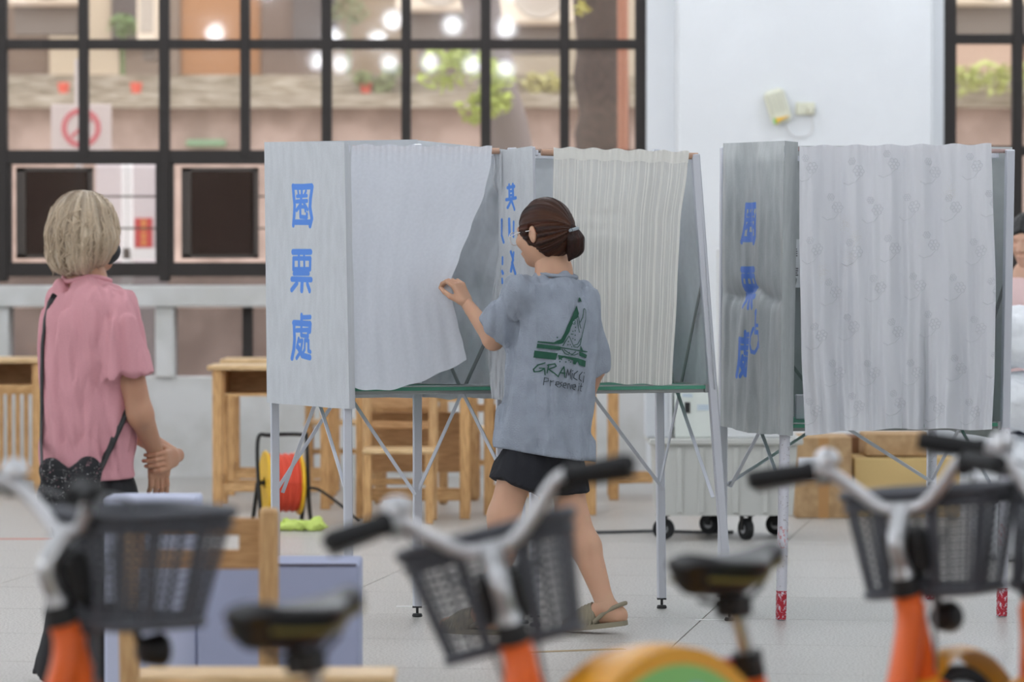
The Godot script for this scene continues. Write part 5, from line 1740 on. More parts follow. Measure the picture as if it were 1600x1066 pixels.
func far_person() -> void:
	var Z := 17.6
	var f := Vector3(-0.5, 0, 0.87)
	var c := at(1607, 374, Z)
	var root := thing("person", "person with black hair and pale pink top behind the rightmost booth", "person", Vector3(c.x, 0, c.z))
	var o := -root.position
	var b := facing(f, -0.2)
	var nb := c + Vector3(0, -0.17, 0)
	var body := head_shape(c, b, nb, 1.0, 0.008)
	var r := b.x
	var fd := Field.new(c - Vector3(0.4, c.y, 0.4), c + Vector3(0.4, 0.2, 0.4), 0.018)
	fd.cone(nb, nb - Vector3(0, 0.45, 0), 0.08, 0.1, 0.05, f, 0.8)
	for k in [-1.0, 1.0]:
		fd.cone(nb + r * k * 0.15 - Vector3(0, 0.06, 0), nb + r * k * 0.22 - Vector3(0, 0.32, 0), 0.045, 0.038, 0.03)
		fd.cone(nb + r * k * 0.22 - Vector3(0, 0.32, 0), nb + r * k * 0.24 - Vector3(0, 0.55, 0), 0.038, 0.028, 0.02)
		fd.cone(nb + r * k * 0.08 - Vector3(0, 0.5, 0), nb + r * k * 0.09 - Vector3(0, 0.85, 0), 0.08, 0.06, 0.03)
		fd.cone(nb + r * k * 0.09 - Vector3(0, 0.85, 0), Vector3(nb.x, 0.05, nb.z) + r * k * 0.09, 0.055, 0.04, 0.03)
	body.add(fd.net())
	for k in [-1.0, 1.0]: hand_shape(nb + r * k * 0.24 - Vector3(0, 0.56, 0), Vector3.DOWN, -r * k, k, [0.3, 0.3, 0.3, 0.3], body)
	obj("body", body, skin(rgb(206, 164, 140)), root).position = o
	fd = Field.new(c - Vector3(0.4, 0.8, 0.4), c + Vector3(0.4, 0.05, 0.4), 0.014)
	fd.cone(nb - Vector3(0, 0.12, 0), nb - Vector3(0, 0.55, 0), 0.15, 0.16, 0.06, f, 0.75, false, true)
	for k in [-1.0, 1.0]: fd.cone(nb + r * k * 0.12 - Vector3(0, 0.05, 0), nb + r * k * 0.2 - Vector3(0, 0.27, 0), 0.06, 0.07, 0.04, Vector3.ZERO, 1.0, false, true)
	fd.ripple(Cloth.new(41, 0.01, 4.0, 0.5))
	obj("t_shirt", fd.net(), mat(rgb(226, 196, 194), 0.9), root).position = o
	fd = Field.new(c - Vector3(0.3, c.y, 0.3), c + Vector3(0.3, -0.6, 0.3), 0.016)
	fd.cone(nb - Vector3(0, 0.5, 0), nb - Vector3(0, 0.58, 0), 0.13, 0.14, 0.04, f, 0.8)
	for k in [-1.0, 1.0]: fd.cone(nb + r * k * 0.08 - Vector3(0, 0.55, 0), Vector3(nb.x, 0.06, nb.z) + r * k * 0.09, 0.09, 0.065, 0.03, Vector3.ZERO, 1.0, false, true)
	obj("trousers", fd.net(), mat(rgb(52, 56, 70), 0.85), root).position = o
	var hf := Field.new(c - Vector3(0.16, 0.18, 0.16), c + Vector3(0.16, 0.16, 0.16), 0.007)
	hf.ball(c + b * Vector3(0, 0.016, 0.012), Vector3(0.09, 0.108, 0.106), b, 0.02)
	hf.ball(c + b * Vector3(0, -0.04, 0.04), Vector3(0.085, 0.09, 0.08), b, 0.03)
	hf.ball(c + b * Vector3(0, -0.06, -0.11), Vector3(0.07, 0.11, 0.09), b, 0.02, true)
	hf.ripple(Strands.new(c, 0.006, 0.8, 4))
	obj("hair", hf.net(), mat(rgb(22, 20, 22), 0.45), root).position = o
	for k in [-1.0, 1.0]:
		var m := MB.new()
		var ft: Vector3 = Vector3(nb.x, 0.035, nb.z) + r * k * 0.09
		m.tube([ft - f * 0.06, ft, ft + f * 0.1, ft + f * 0.16], [0.026, 0.034, 0.034, 0.02], 10)
		obj("shoe", m, mats.black, root).position = o

# ---------------------------------------------------------------- hire bicycles
func arc(c: Vector3, r: float, a0: float, a1: float, n: int, z := 0.0) -> Array:
	var p := []
	for k in n + 1:
		var a := lerpf(a0, a1, float(k) / n)
		p.append(c + Vector3(cos(a) * r, sin(a) * r, z))
	return p

func smooth(pts: Array, n := 6) -> Array:
	var c := Curve3D.new()
	for k in pts.size():
		var t: Vector3 = (pts[mini(k + 1, pts.size() - 1)] - pts[maxi(k - 1, 0)]) / 6.0
		c.add_point(pts[k], -t, t)
	var r := []
	for k in (pts.size() - 1) * n + 1: r.append(c.samplef(float(k) / n))
	return r

func wheel(parent: Node3D, called: String, c: Vector3, b: Basis) -> void:
	var w := Node3D.new()
	w.name = called
	parent.add_child(w, true)
	w.transform = Transform3D(b, c)
	var m := MB.new()
	m.tube(arc(Vector3.ZERO, 0.312, 0, TAU, 40), 0.019, 10, false)
	obj("tyre", m, mats.rubber, w)
	m = MB.new()
	m.tube(arc(Vector3.ZERO, 0.286, 0, TAU, 40), 0.011, 8, false)
	obj("rim", m, mats.chrome, w)
	m = MB.new()
	m.tube([Vector3(0, 0, -0.05), Vector3(0, 0, 0.05)], 0.022, 12)
	obj("hub", m, mats.chrome, w)
	m = MB.new()
	for k in 24:
		var a := TAU * k / 24
		m.tube([Vector3(cos(a + 0.5) * 0.02, sin(a + 0.5) * 0.02, 0.03 * (1 if k % 2 else -1)), Vector3(cos(a) * 0.284, sin(a) * 0.284, 0)], 0.0011, 4, false)
	var o := obj("spokes", m, mats.chrome, w)
	o.set_meta("kind", "stuff")

func bicycle(label: String, head_px: Vector2, d: float, th: float, lean: float, steer: float) -> void:
	var root := thing("hire_bicycle", label, "bicycle", Vector3.ZERO, 0.0, "hire bicycles parked in front of the hall")
	var rb := Basis(Vector3.UP, th) * Basis(Vector3(1, 0, 0), -lean)
	var head := Vector3(0.385, 0.76, 0)
	var w := at(head_px.x, head_px.y, d)
	var base := w - rb * head
	base.y = -0.1
	root.transform = Transform3D(rb, base)
	var orange: Material = mats.bike_orange
	var yellow: Material = mats.bike_yellow
	var rear := Vector3(-0.52, 0.331, 0)
	var bb := Vector3(-0.06, 0.29, 0)
	var m := MB.new()
	m.tube(smooth([Vector3(0.4, 0.735, 0), Vector3(0.385, 0.66, 0), Vector3(0.3, 0.5, 0), Vector3(0.16, 0.36, 0), Vector3(-0.06, 0.3, 0)]), 0.036, 14, true, 0.8)
	m.tube([Vector3(0.436, 0.6, 0), Vector3(0.385, 0.76, 0)], [0.03, 0.027], 14)
	m.tube([bb, Vector3(-0.19, 0.67, 0)], [0.026, 0.023], 14)
	m.tube([bb - Vector3(0, 0, 0.04), bb + Vector3(0, 0, 0.04)], 0.034, 14)
	for z in [-1.0, 1.0]:
		m.tube([bb + Vector3(-0.03, 0, 0.03 * z), rear + Vector3(0, 0, 0.065 * z)], 0.011, 8)
		m.tube([Vector3(-0.17, 0.6, 0.02 * z), rear + Vector3(0, 0, 0.065 * z)], 0.011, 8)
	obj("frame", m, orange, root)
	wheel(root, "rear_wheel", rear, Basis())
	# rear mudguard with its round skirt cover
	m = MB.new()
	var rows := []
	for k in 31:
		var a := lerpf(-0.1, PI * 1.05, k / 30.0)
		var row := PackedVector3Array()
		for q in 7:
			var e := q / 6.0 * 2.0 - 1.0
			var r := 0.4 - 0.01 * e * e
			row.append(rear + Vector3(cos(a) * r, sin(a) * r, e * 0.052))
		rows.append(row)
	m.grid(rows)
	var guard := obj("rear_mudguard", m, yellow, root)
	for z in [-1.0, 1.0]:
		m = MB.new()
		var poly := PackedVector2Array()
		for k in 31:
			var a := lerpf(-0.05, PI * 1.02, k / 30.0)
			poly.append(Vector2(cos(a), sin(a)) * 0.394)
		m.prism(poly, Transform3D(Basis(), rear + Vector3(0, 0, 0.05 * z - 0.002)), 0.004)
		obj("skirt_cover", m, yellow, guard)
		m = MB.new()
		poly = PackedVector2Array()
		for k in 31:
			var a := lerpf(0.06, PI * 0.98, k / 30.0)
			poly.append(Vector2(cos(a), sin(a)) * 0.364)
		m.prism(poly, Transform3D(Basis(), rear + Vector3(0, 0, 0.0525 * z - 0.0005)), 0.001)
		obj("cover_print", m, mats.bike_print, guard)
	# saddle
	m = MB.new()
	m.tube([Vector3(-0.19, 0.66, 0), Vector3(-0.235, 0.79, 0)], 0.0135, 12)
	obj("seat_post", m, mats.chrome, root)
	m = MB.new()
	m.tube([Vector3(-0.19, 0.645, 0), Vector3(-0.198, 0.69, 0)], 0.028, 14)
	m.tube([Vector3(-0.2, 0.665, 0.02), Vector3(-0.25, 0.675, 0.045)], 0.007, 8)
	obj("seat_clamp", m, mats.black, root)
	m = MB.new()
	m.tube([Vector3(-0.205, 0.665, -0.03), Vector3(-0.265, 0.665, -0.045)], 0.016, 10)
	obj("rear_light", m, mat(rgb(190, 40, 60), 0.3), root)
	rows = []
	for k in 21:
		var u := k / 20.0
		var x := lerpf(-0.39, -0.085, u)
		var hw := 0.108 * pow(sin(PI * clampf(0.18 + u * 0.42, 0.0, 1.0)), 1.5) * (1.0 - 0.75 * smoothstep(0.35, 0.85, u)) + 0.004
		if u < 0.06: hw *= 0.6 + u * 6.5
		var row := PackedVector3Array()
		for q in 17:
			var a := TAU * (q % 16) / 16.0
			var up := sin(a)
			var y := 0.85 + 0.018 * pow(absf(u - 0.45) * 1.8, 2.0) + (0.02 if up > 0.0 else 0.055 - 0.03 * smoothstep(0.4, 1.0, u)) * up
			if k == 0 or k == 20: y = 0.855
			row.append(Vector3(x, y, cos(a) * hw * (0.2 if k == 0 or k == 20 else 1.0) * (1.0 if up > -0.2 else 0.86)))
		rows.append(row)
	m = MB.new()
	m.grid(rows, true)
	var sad := obj("saddle", m, mats.saddle, root)
	for z in [-1.0, 1.0]:
		m = MB.new()
		var tr := []
		for k in range(1, 20):
			var r: PackedVector3Array = rows[k]
			tr.append(r[15 if z > 0 else 9] + Vector3(0, -0.006, 0.002 * z))
		m.tube(tr, 0.0045, 6)
		obj("saddle_trim", m, mats.saddle_trim, sad)
	m = MB.new()
	m.tube([Vector3(-0.3, 0.79, 0.03), Vector3(-0.235, 0.775, 0.02), Vector3(-0.15, 0.81, 0.01)], 0.005, 6)
	m.tube([Vector3(-0.3, 0.79, -0.03), Vector3(-0.235, 0.775, -0.02), Vector3(-0.15, 0.81, -0.01)], 0.005, 6)
	m.box(Vector3(-0.235, 0.775, 0), Vector3(0.06, 0.04, 0.05), Basis(), 0.008)
	obj("saddle_rails", m, mats.black, sad)
	# crank, pedals and side stand
	m = MB.new()
	m.lathe(bb + Vector3(0, 0, 0.05), Basis(Vector3(1, 0, 0), Vector3(0, 0, 1), Vector3(0, -1, 0)), [Vector2(0, 0), Vector2(0.09, 0), Vector2(0.092, 0.006), Vector2(0, 0.008)], 24)
	m.bar(bb + Vector3(0, 0, 0.07), bb + Vector3(0.14, -0.09, 0.075), 0.026, 0.012, Vector3.UP)
	m.bar(bb + Vector3(0, 0, -0.06), bb + Vector3(-0.14, 0.09, -0.065), 0.026, 0.012, Vector3.UP)
	m.box(bb + Vector3(0.14, -0.09, 0.13), Vector3(0.08, 0.022, 0.1), Basis(), 0.005)
	m.box(bb + Vector3(-0.14, 0.09, -0.12), Vector3(0.08, 0.022, 0.1), Basis(), 0.005)
	obj("crank", m, mats.black, root)
	m = MB.new()
	m.tube([Vector3(-0.12, 0.27, -0.04), Vector3(-0.15, 0.02 + 0.1 * sin(lean), -0.16)], 0.009, 8)
	obj("side_stand", m, mats.chrome, root)
	# everything that turns with the handlebar
	var ax := Vector3(-0.3, 0.954, 0).normalized()
	var st := Node3D.new()
	st.name = "steering"
	root.add_child(st)
	var turn := Basis(ax, steer)
	st.transform = Transform3D(turn, head - turn * head)
	var front := Vector3(0.59, 0.3, 0)
	wheel(st, "front_wheel", front, Basis().scaled(Vector3(0.906, 0.906, 0.906)))
	m = MB.new()
	m.tube([Vector3(0.437, 0.6, 0), Vector3(0.446, 0.56, 0)], 0.03, 12)
	for z in [-1.0, 1.0]:
		m.tube(smooth([Vector3(0.442, 0.575, 0.02 * z), Vector3(0.46, 0.54, 0.05 * z), Vector3(0.53, 0.4, 0.055 * z), front + Vector3(0, 0, 0.055 * z)]), 0.013, 8)
	obj("fork", m, orange, st)
	m = MB.new()
	rows = []
	for k in 21:
		var a := lerpf(0.5, PI * 1.05, k / 20.0)
		var row := PackedVector3Array()
		for q in 7:
			var e := q / 6.0 * 2.0 - 1.0
			var r := 0.337 - 0.012 * e * e
			row.append(front + Vector3(cos(a) * r, sin(a) * r, e * 0.036))
		rows.append(row)
	m.grid(rows)
	obj("front_mudguard", m, yellow, st)
	var bar := head + ax * 0.165 + Vector3(0.06, 0, 0)
	m = MB.new()
	m.tube([head - ax * 0.005, head + ax * 0.03], [0.031, 0.026], 14)
	obj("head_collar", m, mats.black, st)
	m = MB.new()
	m.tube([head + ax * 0.025, head + ax * 0.05], [0.024, 0.018], 14)
	m.tube(smooth([head + ax * 0.04, head + ax * 0.1, bar]), [0.0165, 0.0165, 0.0165, 0.0165, 0.0165, 0.017, 0.017, 0.018, 0.018, 0.018, 0.02, 0.021, 0.022], 12)
	obj("stem", m, mats.chrome, st)
	m = MB.new()
	var path := []
	for k in [-1.0, 1.0]:
		var half := [bar + Vector3(-0.06, 0.085, 0.168 * k), bar + Vector3(-0.035, 0.082, 0.138 * k), bar + Vector3(-0.01, 0.045, 0.095 * k), bar + Vector3(0, 0.006, 0.045 * k)]
		if k > 0.0: half.reverse()
		path.append_array(half)
	path.insert(4, bar)
	m.tube(smooth(path), 0.013, 12)
	obj("handlebar", m, mats.silver, st)
	for k in [-1.0, 1.0]:
		var g0 := bar + Vector3(-0.053, 0.085, 0.16 * k)
		var g1 := bar + Vector3(-0.13, 0.075, 0.262 * k)
		var dirg := (g1 - g0).normalized()
		m = MB.new()
		m.tube([g0, g0 + dirg * 0.012, g0 + dirg * 0.016, g1 - dirg * 0.01, g1], [0.02, 0.02, 0.017, 0.0185, 0.015], 12)
		obj("grip", m, mats.rubber, st)
		m = MB.new()
		m.box(g0 - dirg * 0.02 + Vector3(0.015, -0.012, 0), Vector3(0.05, 0.035, 0.03), Basis(Vector3.UP, 0.4 * k), 0.008)
		m.tube(smooth([g0 + Vector3(0.03, -0.012, 0), g0 + dirg * 0.05 + Vector3(0.045, -0.016, 0), g1 + Vector3(0.03, -0.02, 0)]), 0.006, 8)
		obj("brake_lever", m, mats.black if k > 0.0 else mats.alu_dull, st)
		m = MB.new()
		m.tube(smooth([g0 - dirg * 0.03 + Vector3(0.03, -0.015, 0), bar + Vector3(0.07, 0.04, 0.12 * k), bar + Vector3(0.04, -0.09, 0.05 * k), Vector3(0.43, 0.6, 0.03 * k)]), 0.0035, 6)
		obj("brake_cable", m, mats.cable_grey, st)
	m = MB.new()
	var bell := bar + Vector3(-0.03, 0.098, -0.138)
	m.lathe(bell, Basis(), [Vector2(0.026, 0.0), Vector2(0.025, 0.012), Vector2(0.018, 0.024), Vector2(0.006, 0.029), Vector2(0, 0.03)], 18)
	m.lathe(bell, Basis(), [Vector2(0, -0.01), Vector2(0.012, -0.01), Vector2(0.02, 0.0), Vector2(0.026, 0.0)], 18)
	obj("bell", m, mats.chrome, st)
	m = MB.new()
	m.box(head + ax * 0.08 + Vector3(0.045, 0, 0), Vector3(0.05, 0.09, 0.08), Basis(Vector3(0, 0, 1), 0.3), 0.01)
	m.tube([head + ax * 0.03 + Vector3(0.05, 0, 0), head + ax * 0.0 + Vector3(0.12, 0.01, 0)], 0.01, 8)
	obj("basket_bracket", m, mats.black, st)
	m = MB.new()
	m.lathe(head + Vector3(0.2, -0.065, 0), Basis(Vector3(0, 1, 0), Vector3(1, 0, 0), Vector3(0, 0, -1)), [Vector2(0, -0.05), Vector2(0.025, -0.04), Vector2(0.032, 0.0), Vector2(0.028, 0.006), Vector2(0, 0.006)], 18)
	m.tube([head + Vector3(0.16, -0.06, 0), head + Vector3(0.14, -0.01, 0)], 0.008, 6)
	obj("front_lamp", m, mats.black, st)
	basket(st, bar + Vector3(0.035, -0.172, 0))

func basket(st: Node3D, o: Vector3) -> void:
	# an open wire basket: o is the middle of its rear lower edge
	var k := Node3D.new()
	k.name = "basket"
	st.add_child(k, true)
	k.position = o
	var hh := 0.2
	var m := MB.new()
	var rim := basket_ring(1.0, hh)
	var r2 := rim.duplicate()
	r2.append(rim[0])
	m.tube(r2, 0.011, 8, false)
	m.tube(closed(basket_ring(0.93, hh * 0.88)), 0.006, 6, false)
	obj("basket_rim", m, mats.basket, k)
	m = MB.new()
	for q in 13:
		var u := q / 13.0
		m.tube(closed(basket_ring(u, hh * u)), 0.0028, 5, false)
	for s in 36:
		var lo: Vector3 = basket_ring(0.0, 0.0)[s]
		var hi: Vector3 = rim[s]
		m.bar(lo, hi, 0.02 if s % 9 in [0, 8] else (0.007 if s % 3 == 1 else 0.0035), 0.003, (basket_ring(0.5, 0.0)[(s + 1) % 36] as Vector3) - basket_ring(0.5, 0.0)[s])
	var g := obj("basket_grid", m, mats.basket, k)
	g.set_meta("kind", "stuff")
	m = MB.new()
	var poly := PackedVector2Array()
	for p in basket_ring(0.0, 0.0): poly.append(Vector2(p.x, p.z))
	m.prism(poly, Transform3D(Basis(Vector3(1, 0, 0), Vector3(0, 0, 1), Vector3(0, 1, 0)), Vector3(0, -0.004, 0)), 0.006)
	m.tube(closed(basket_ring(0.04, 0.004)), 0.009, 6, false)
	obj("basket_base", m, mats.basket, k)

func closed(p: Array) -> Array:
	p.append(p[0])
	return p

func basket_ring(u: float, y: float) -> Array:
	# rounded rectangle, wider and longer towards the top
	var hw := lerpf(0.118, 0.152, u)
	var x0 := lerpf(0.0, -0.02, u)
	var x1 := lerpf(0.19, 0.245, u)
	var p := []
	for k in 36:
		var a := TAU * k / 36 + 0.087
		var c := cos(a)
		var s := sin(a)
		p.append(Vector3((x0 + x1) / 2 + (x1 - x0) / 2 * signf(c) * pow(absf(c), 0.4), y, hw * signf(s) * pow(absf(s), 0.4)))
	return p

func build_bikes() -> void:
	mats.bike_orange = mat(rgb(240, 106, 32), 0.35)
	mats.bike_yellow = mat(rgb(240, 170, 48), 0.4)
	mats.saddle = mat(rgb(26, 26, 28), 0.4)
	mats.saddle_trim = mat(rgb(118, 104, 40), 0.6)
	mats.basket = mat(rgb(84, 86, 92), 0.6)
	mats.silver = mat(rgb(212, 212, 214), 0.35, 0.6)
	mats.cable_grey = mat(rgb(120, 122, 124), 0.5)
	var p := Print.new(256, 128, rgb(142, 206, 120))
	for q in [[150, 40, 26, rgb(150, 200, 236)], [176, 66, 16, rgb(150, 200, 236)], [205, 60, 18, rgb(226, 226, 80)], [90, 70, 30, rgb(176, 222, 150)], [130, 96, 16, rgb(220, 236, 220)], [60, 100, 20, rgb(110, 190, 110)]]:
		p.dot(Vector2(q[0], q[1]), q[2], q[3])
	var pm := mat(Color.WHITE, 0.4)
	pm.albedo_texture = p.tex()
	mats.bike_print = pm
	bicycle("orange hire bicycle at the left edge, basket turned sideways before the lavender cartons", Vector2(98, 958), 6.9, 0.75, 0.06, -0.15)
	bicycle("orange hire bicycle whose tilted basket hides the walking woman's front foot", Vector2(803, 946), 6.6, 1.02, 0.1, 0.6)
	bicycle("orange hire bicycle with green-printed rear cover, saddle before the grey bin", Vector2(1416, 938), 7.5, 0.95, 0.05, 0.12)
	bicycle("orange hire bicycle cut by the right edge of the picture", Vector2(1618, 944), 7.45, 1.62, 0.05, -0.9)

# ---------------------------------------------------------------- desks, chairs and stools
func desk(label: String, px: float, foot: float, turn: float, wide := 0.6, panel := false) -> Node3D:
	var d := FOCAL * EYE / (foot - 395.0)
	var c := at(px, foot, d)
	var t := thing("school_desk", label, "desk", Vector3(c.x, 0, c.z), turn, "wooden school desks")
	var h := 0.735
	var dp := 0.42
	var m := MB.new()
	m.box(Vector3(wide / 2, h - 0.012, -dp / 2), Vector3(wide + 0.05, 0.024, dp + 0.04), Basis(), 0.004)
	obj("desk_top", m, mats.wood_top, t)
	for q in [[0.025, -0.025], [wide - 0.025, -0.025], [0.025, -dp + 0.025], [wide - 0.025, -dp + 0.025]]:
		m = MB.new()
		m.box(Vector3(q[0], (h - 0.024) / 2, q[1]), Vector3(0.05, h - 0.024, 0.045), Basis(), 0.004)
		obj("leg", m, mats.wood_up, t)
	m = MB.new()
	m.box(Vector3(wide / 2, h - 0.15, -dp / 2), Vector3(wide - 0.04, 0.014, dp - 0.03))
	obj("book_shelf", m, mats.wood_across, t)
	m = MB.new()
	m.box(Vector3(wide / 2, h - 0.085, -dp + 0.03), Vector3(wide - 0.1, 0.125, 0.012))
	m.box(Vector3(0.055, h - 0.085, -dp / 2), Vector3(0.012, 0.125, dp - 0.08))
	m.box(Vector3(wide - 0.055, h - 0.085, -dp / 2), Vector3(0.012, 0.125, dp - 0.08))
	obj("book_box", m, mats.wood_box, t)
	if panel:
		m = MB.new()
		m.box(Vector3(wide / 2, 0.36, -dp + 0.03), Vector3(wide - 0.1, 0.3, 0.014), Basis(), 0.003)
		obj("back_board", m, mats.chair_board, t)
	for z in [-0.025, -dp + 0.025]:
		m = MB.new()
		m.box(Vector3(wide / 2, 0.11, z), Vector3(wide - 0.09, 0.04, 0.022), Basis(), 0.003)
		obj("stretcher", m, mats.wood_across, t)
	for x in [0.025, wide - 0.025]:
		m = MB.new()
		m.box(Vector3(x, 0.14, -dp / 2), Vector3(0.022, 0.04, dp - 0.09), Basis(), 0.003)
		obj("stretcher", m, mats.wood_dark, t)
	return t

func chair(label: String, c: Vector3, turn: float, s: float, slot: bool, seat := 0.37) -> void:
	# faces local -z; its back stands at +z
	var t := thing("wooden_chair", label, "chair", c, turn, "wooden school chairs")
	var w := 0.345 * s
	var m := MB.new()
	m.box(Vector3(0, seat * s, -0.16 * s), Vector3(w + 0.02, 0.022, 0.34 * s), Basis(), 0.005)
	obj("seat", m, mats.wood_top, t)
	for k in [-1.0, 1.0]:
		m = MB.new()
		m.bar(Vector3(k * (w / 2 - 0.005), 0, 0.0), Vector3(k * (w / 2 + 0.0), 0.69 * s, 0.05 * s), 0.048 * s, 0.034 * s, Vector3(1, 0, 0), 0.008)
		obj("back_post", m, mats.chair_wood, t)
		m = MB.new()
		m.box(Vector3(k * (w / 2 - 0.015), (seat - 0.01) / 2 * s, -0.3 * s), Vector3(0.04 * s, (seat - 0.01) * s, 0.04 * s), Basis(), 0.004)
		obj("leg", m, mats.wood_up, t)
		m = MB.new()
		m.box(Vector3(k * (w / 2 - 0.012), 0.14 * s, -0.15 * s), Vector3(0.02, 0.035, 0.29 * s), Basis(), 0.003)
		obj("stretcher", m, mats.wood_dark, t)
	m = MB.new()
	if slot:
		# backrest board with a long hand slot
		var q := Basis(Vector3(1, 0, 0), 0.07)
		m.box(Vector3(0, 0.645 * s, 0.046 * s), Vector3(w - 0.03, 0.042 * s, 0.016), q, 0.004)
		m.box(Vector3(0, 0.565 * s, 0.04 * s), Vector3(w - 0.03, 0.048 * s, 0.016), q, 0.004)
		m.box(Vector3(w / 2 - 0.045, 0.605 * s, 0.043 * s), Vector3(0.056, 0.05 * s, 0.016), q)
		m.box(Vector3(-w / 2 + 0.028, 0.605 * s, 0.043 * s), Vector3(0.03, 0.05 * s, 0.016), q)
	else:
		m.box(Vector3(0, 0.62 * s, 0.045 * s), Vector3(w - 0.03, 0.09 * s, 0.016), Basis(Vector3(1, 0, 0), 0.07), 0.004)
		m.box(Vector3(0, 0.49 * s, 0.035 * s), Vector3(w - 0.03, 0.04 * s, 0.014), Basis(Vector3(1, 0, 0), 0.07), 0.004)
	obj("backrest", m, mats.chair_board, t)
	m = MB.new()
	m.box(Vector3(0, 0.2 * s, 0.008), Vector3(w - 0.04, 0.03, 0.018), Basis(), 0.003)
	obj("stretcher", m, mats.wood_dark, t)

func build_furniture() -> void:
	desk("wooden school desk at the left edge behind the woman in pink", -60, 772, 0.0, 0.44)
	desk("wooden school desk with an open dark book box left of the first booth", 332, 797, 0.0)
	desk("light wooden desk top showing just behind the open-boxed desk", 352, 775, 0.0)
	desk("wooden school desk behind the leftmost booth's legs, right of the cable reel", 556, 812, 0.0, 0.56, true)
	desk("wooden school desk half hidden behind the walking woman's shirt", 756, 806, 0.0, 0.56, true)
	desk("wooden school desk beside the grey bin, pink cloth in its book box", 952, 782, 0.0, 0.5)
	# chairs pushed in behind the desks
	chair("wooden school chair behind the cable reel, seen between the first booth's legs", Vector3(at(510, 792, 20.2).x, 0, -21.75), PI, 1.0, false)
	chair("wooden school chair standing under the desk between the booth's middle legs", Vector3(at(640, 792, 20.0).x, 0, -20.3), 0.0, 1.0, false)
	chair("wooden school chair between the two desks behind the walking woman", Vector3(at(790, 790, 20.0).x, 0, -20.6), 0.0, 1.0, false)
	chair("wooden school chair turned round beside the left booth's right rear leg", Vector3(at(630, 800, 19.6).x, 0, -19.05), PI, 0.95, false)
	m_slats()
	# foreground: chair with a slotted back, low bench
	chair("light wooden chair with a long hand slot in its back, before the lavender cartons", Vector3(at(312, 900, 9.5).x, 0, -9.5), 0.0, 1.0, true, 0.25)
	var b := thing("low_bench", "low light wooden bench at the bottom edge beneath the bicycle saddle", "bench", Vector3(at(416, 1060, 8.5).x, 0, -8.5))
	var m := MB.new()
	m.box(Vector3(0, 0.372, -0.11), Vector3(0.56, 0.024, 0.2), Basis(), 0.005)
	obj("bench_top", m, mats.wood_top, b)
	for x in [-0.24, 0.24]:
		m = MB.new()
		m.box(Vector3(x, 0.18, -0.11), Vector3(0.03, 0.36, 0.18), Basis(), 0.004)
		obj("leg", m, mats.wood_up, b)
	m = MB.new()
	m.box(Vector3(0, 0.14, -0.11), Vector3(0.46, 0.05, 0.02))
	obj("stretcher", m, mats.wood_across, b)

func m_slats() -> void:
	# the left-edge desk has an upright rack of slats under its top
	var d := 22.0
	var t := thing("slatted_rack", "upright rack of wooden slats under the left-edge desk", "rack", Vector3(at(0, 750, d).x, 0, -d))
	for k in 5:
		var m := MB.new()
		var x := at(2 + k * 13.0, 700, d).x - t.position.x
		m.box(Vector3(x, 0.28, 0), Vector3(0.026, 0.5, 0.02), Basis(), 0.003)
		obj("slat", m, mats.wood_up, t)
	for y in [0.04, 0.53]:
		var m := MB.new()
		m.box(Vector3(0.11, y, 0), Vector3(0.28, 0.04, 0.03), Basis(), 0.003)
		obj("rail", m, mats.wood_across, t)

# ---------------------------------------------------------------- stored things
func carton(label: String, x0: float, x1: float, y0: float, y1: float, d: float, deep: float, mt: Material, base := -1.0) -> Node3D:
	# a closed box whose front face fills these pixels at distance d
	var a := at(x0, y1, d)
	var b := at(x1, y0, d)
	var low: float = a.y if base < 0.0 else base
	var t := thing("carton", label, "box", Vector3((a.x + b.x) / 2, low, -d - deep / 2))
	var h := b.y - low
	var m := MB.new()
	m.box(Vector3(0, h / 2, 0), Vector3(b.x - a.x, h, deep), Basis(), 0.006)
	obj("box_body", m, mt, t)
	return t

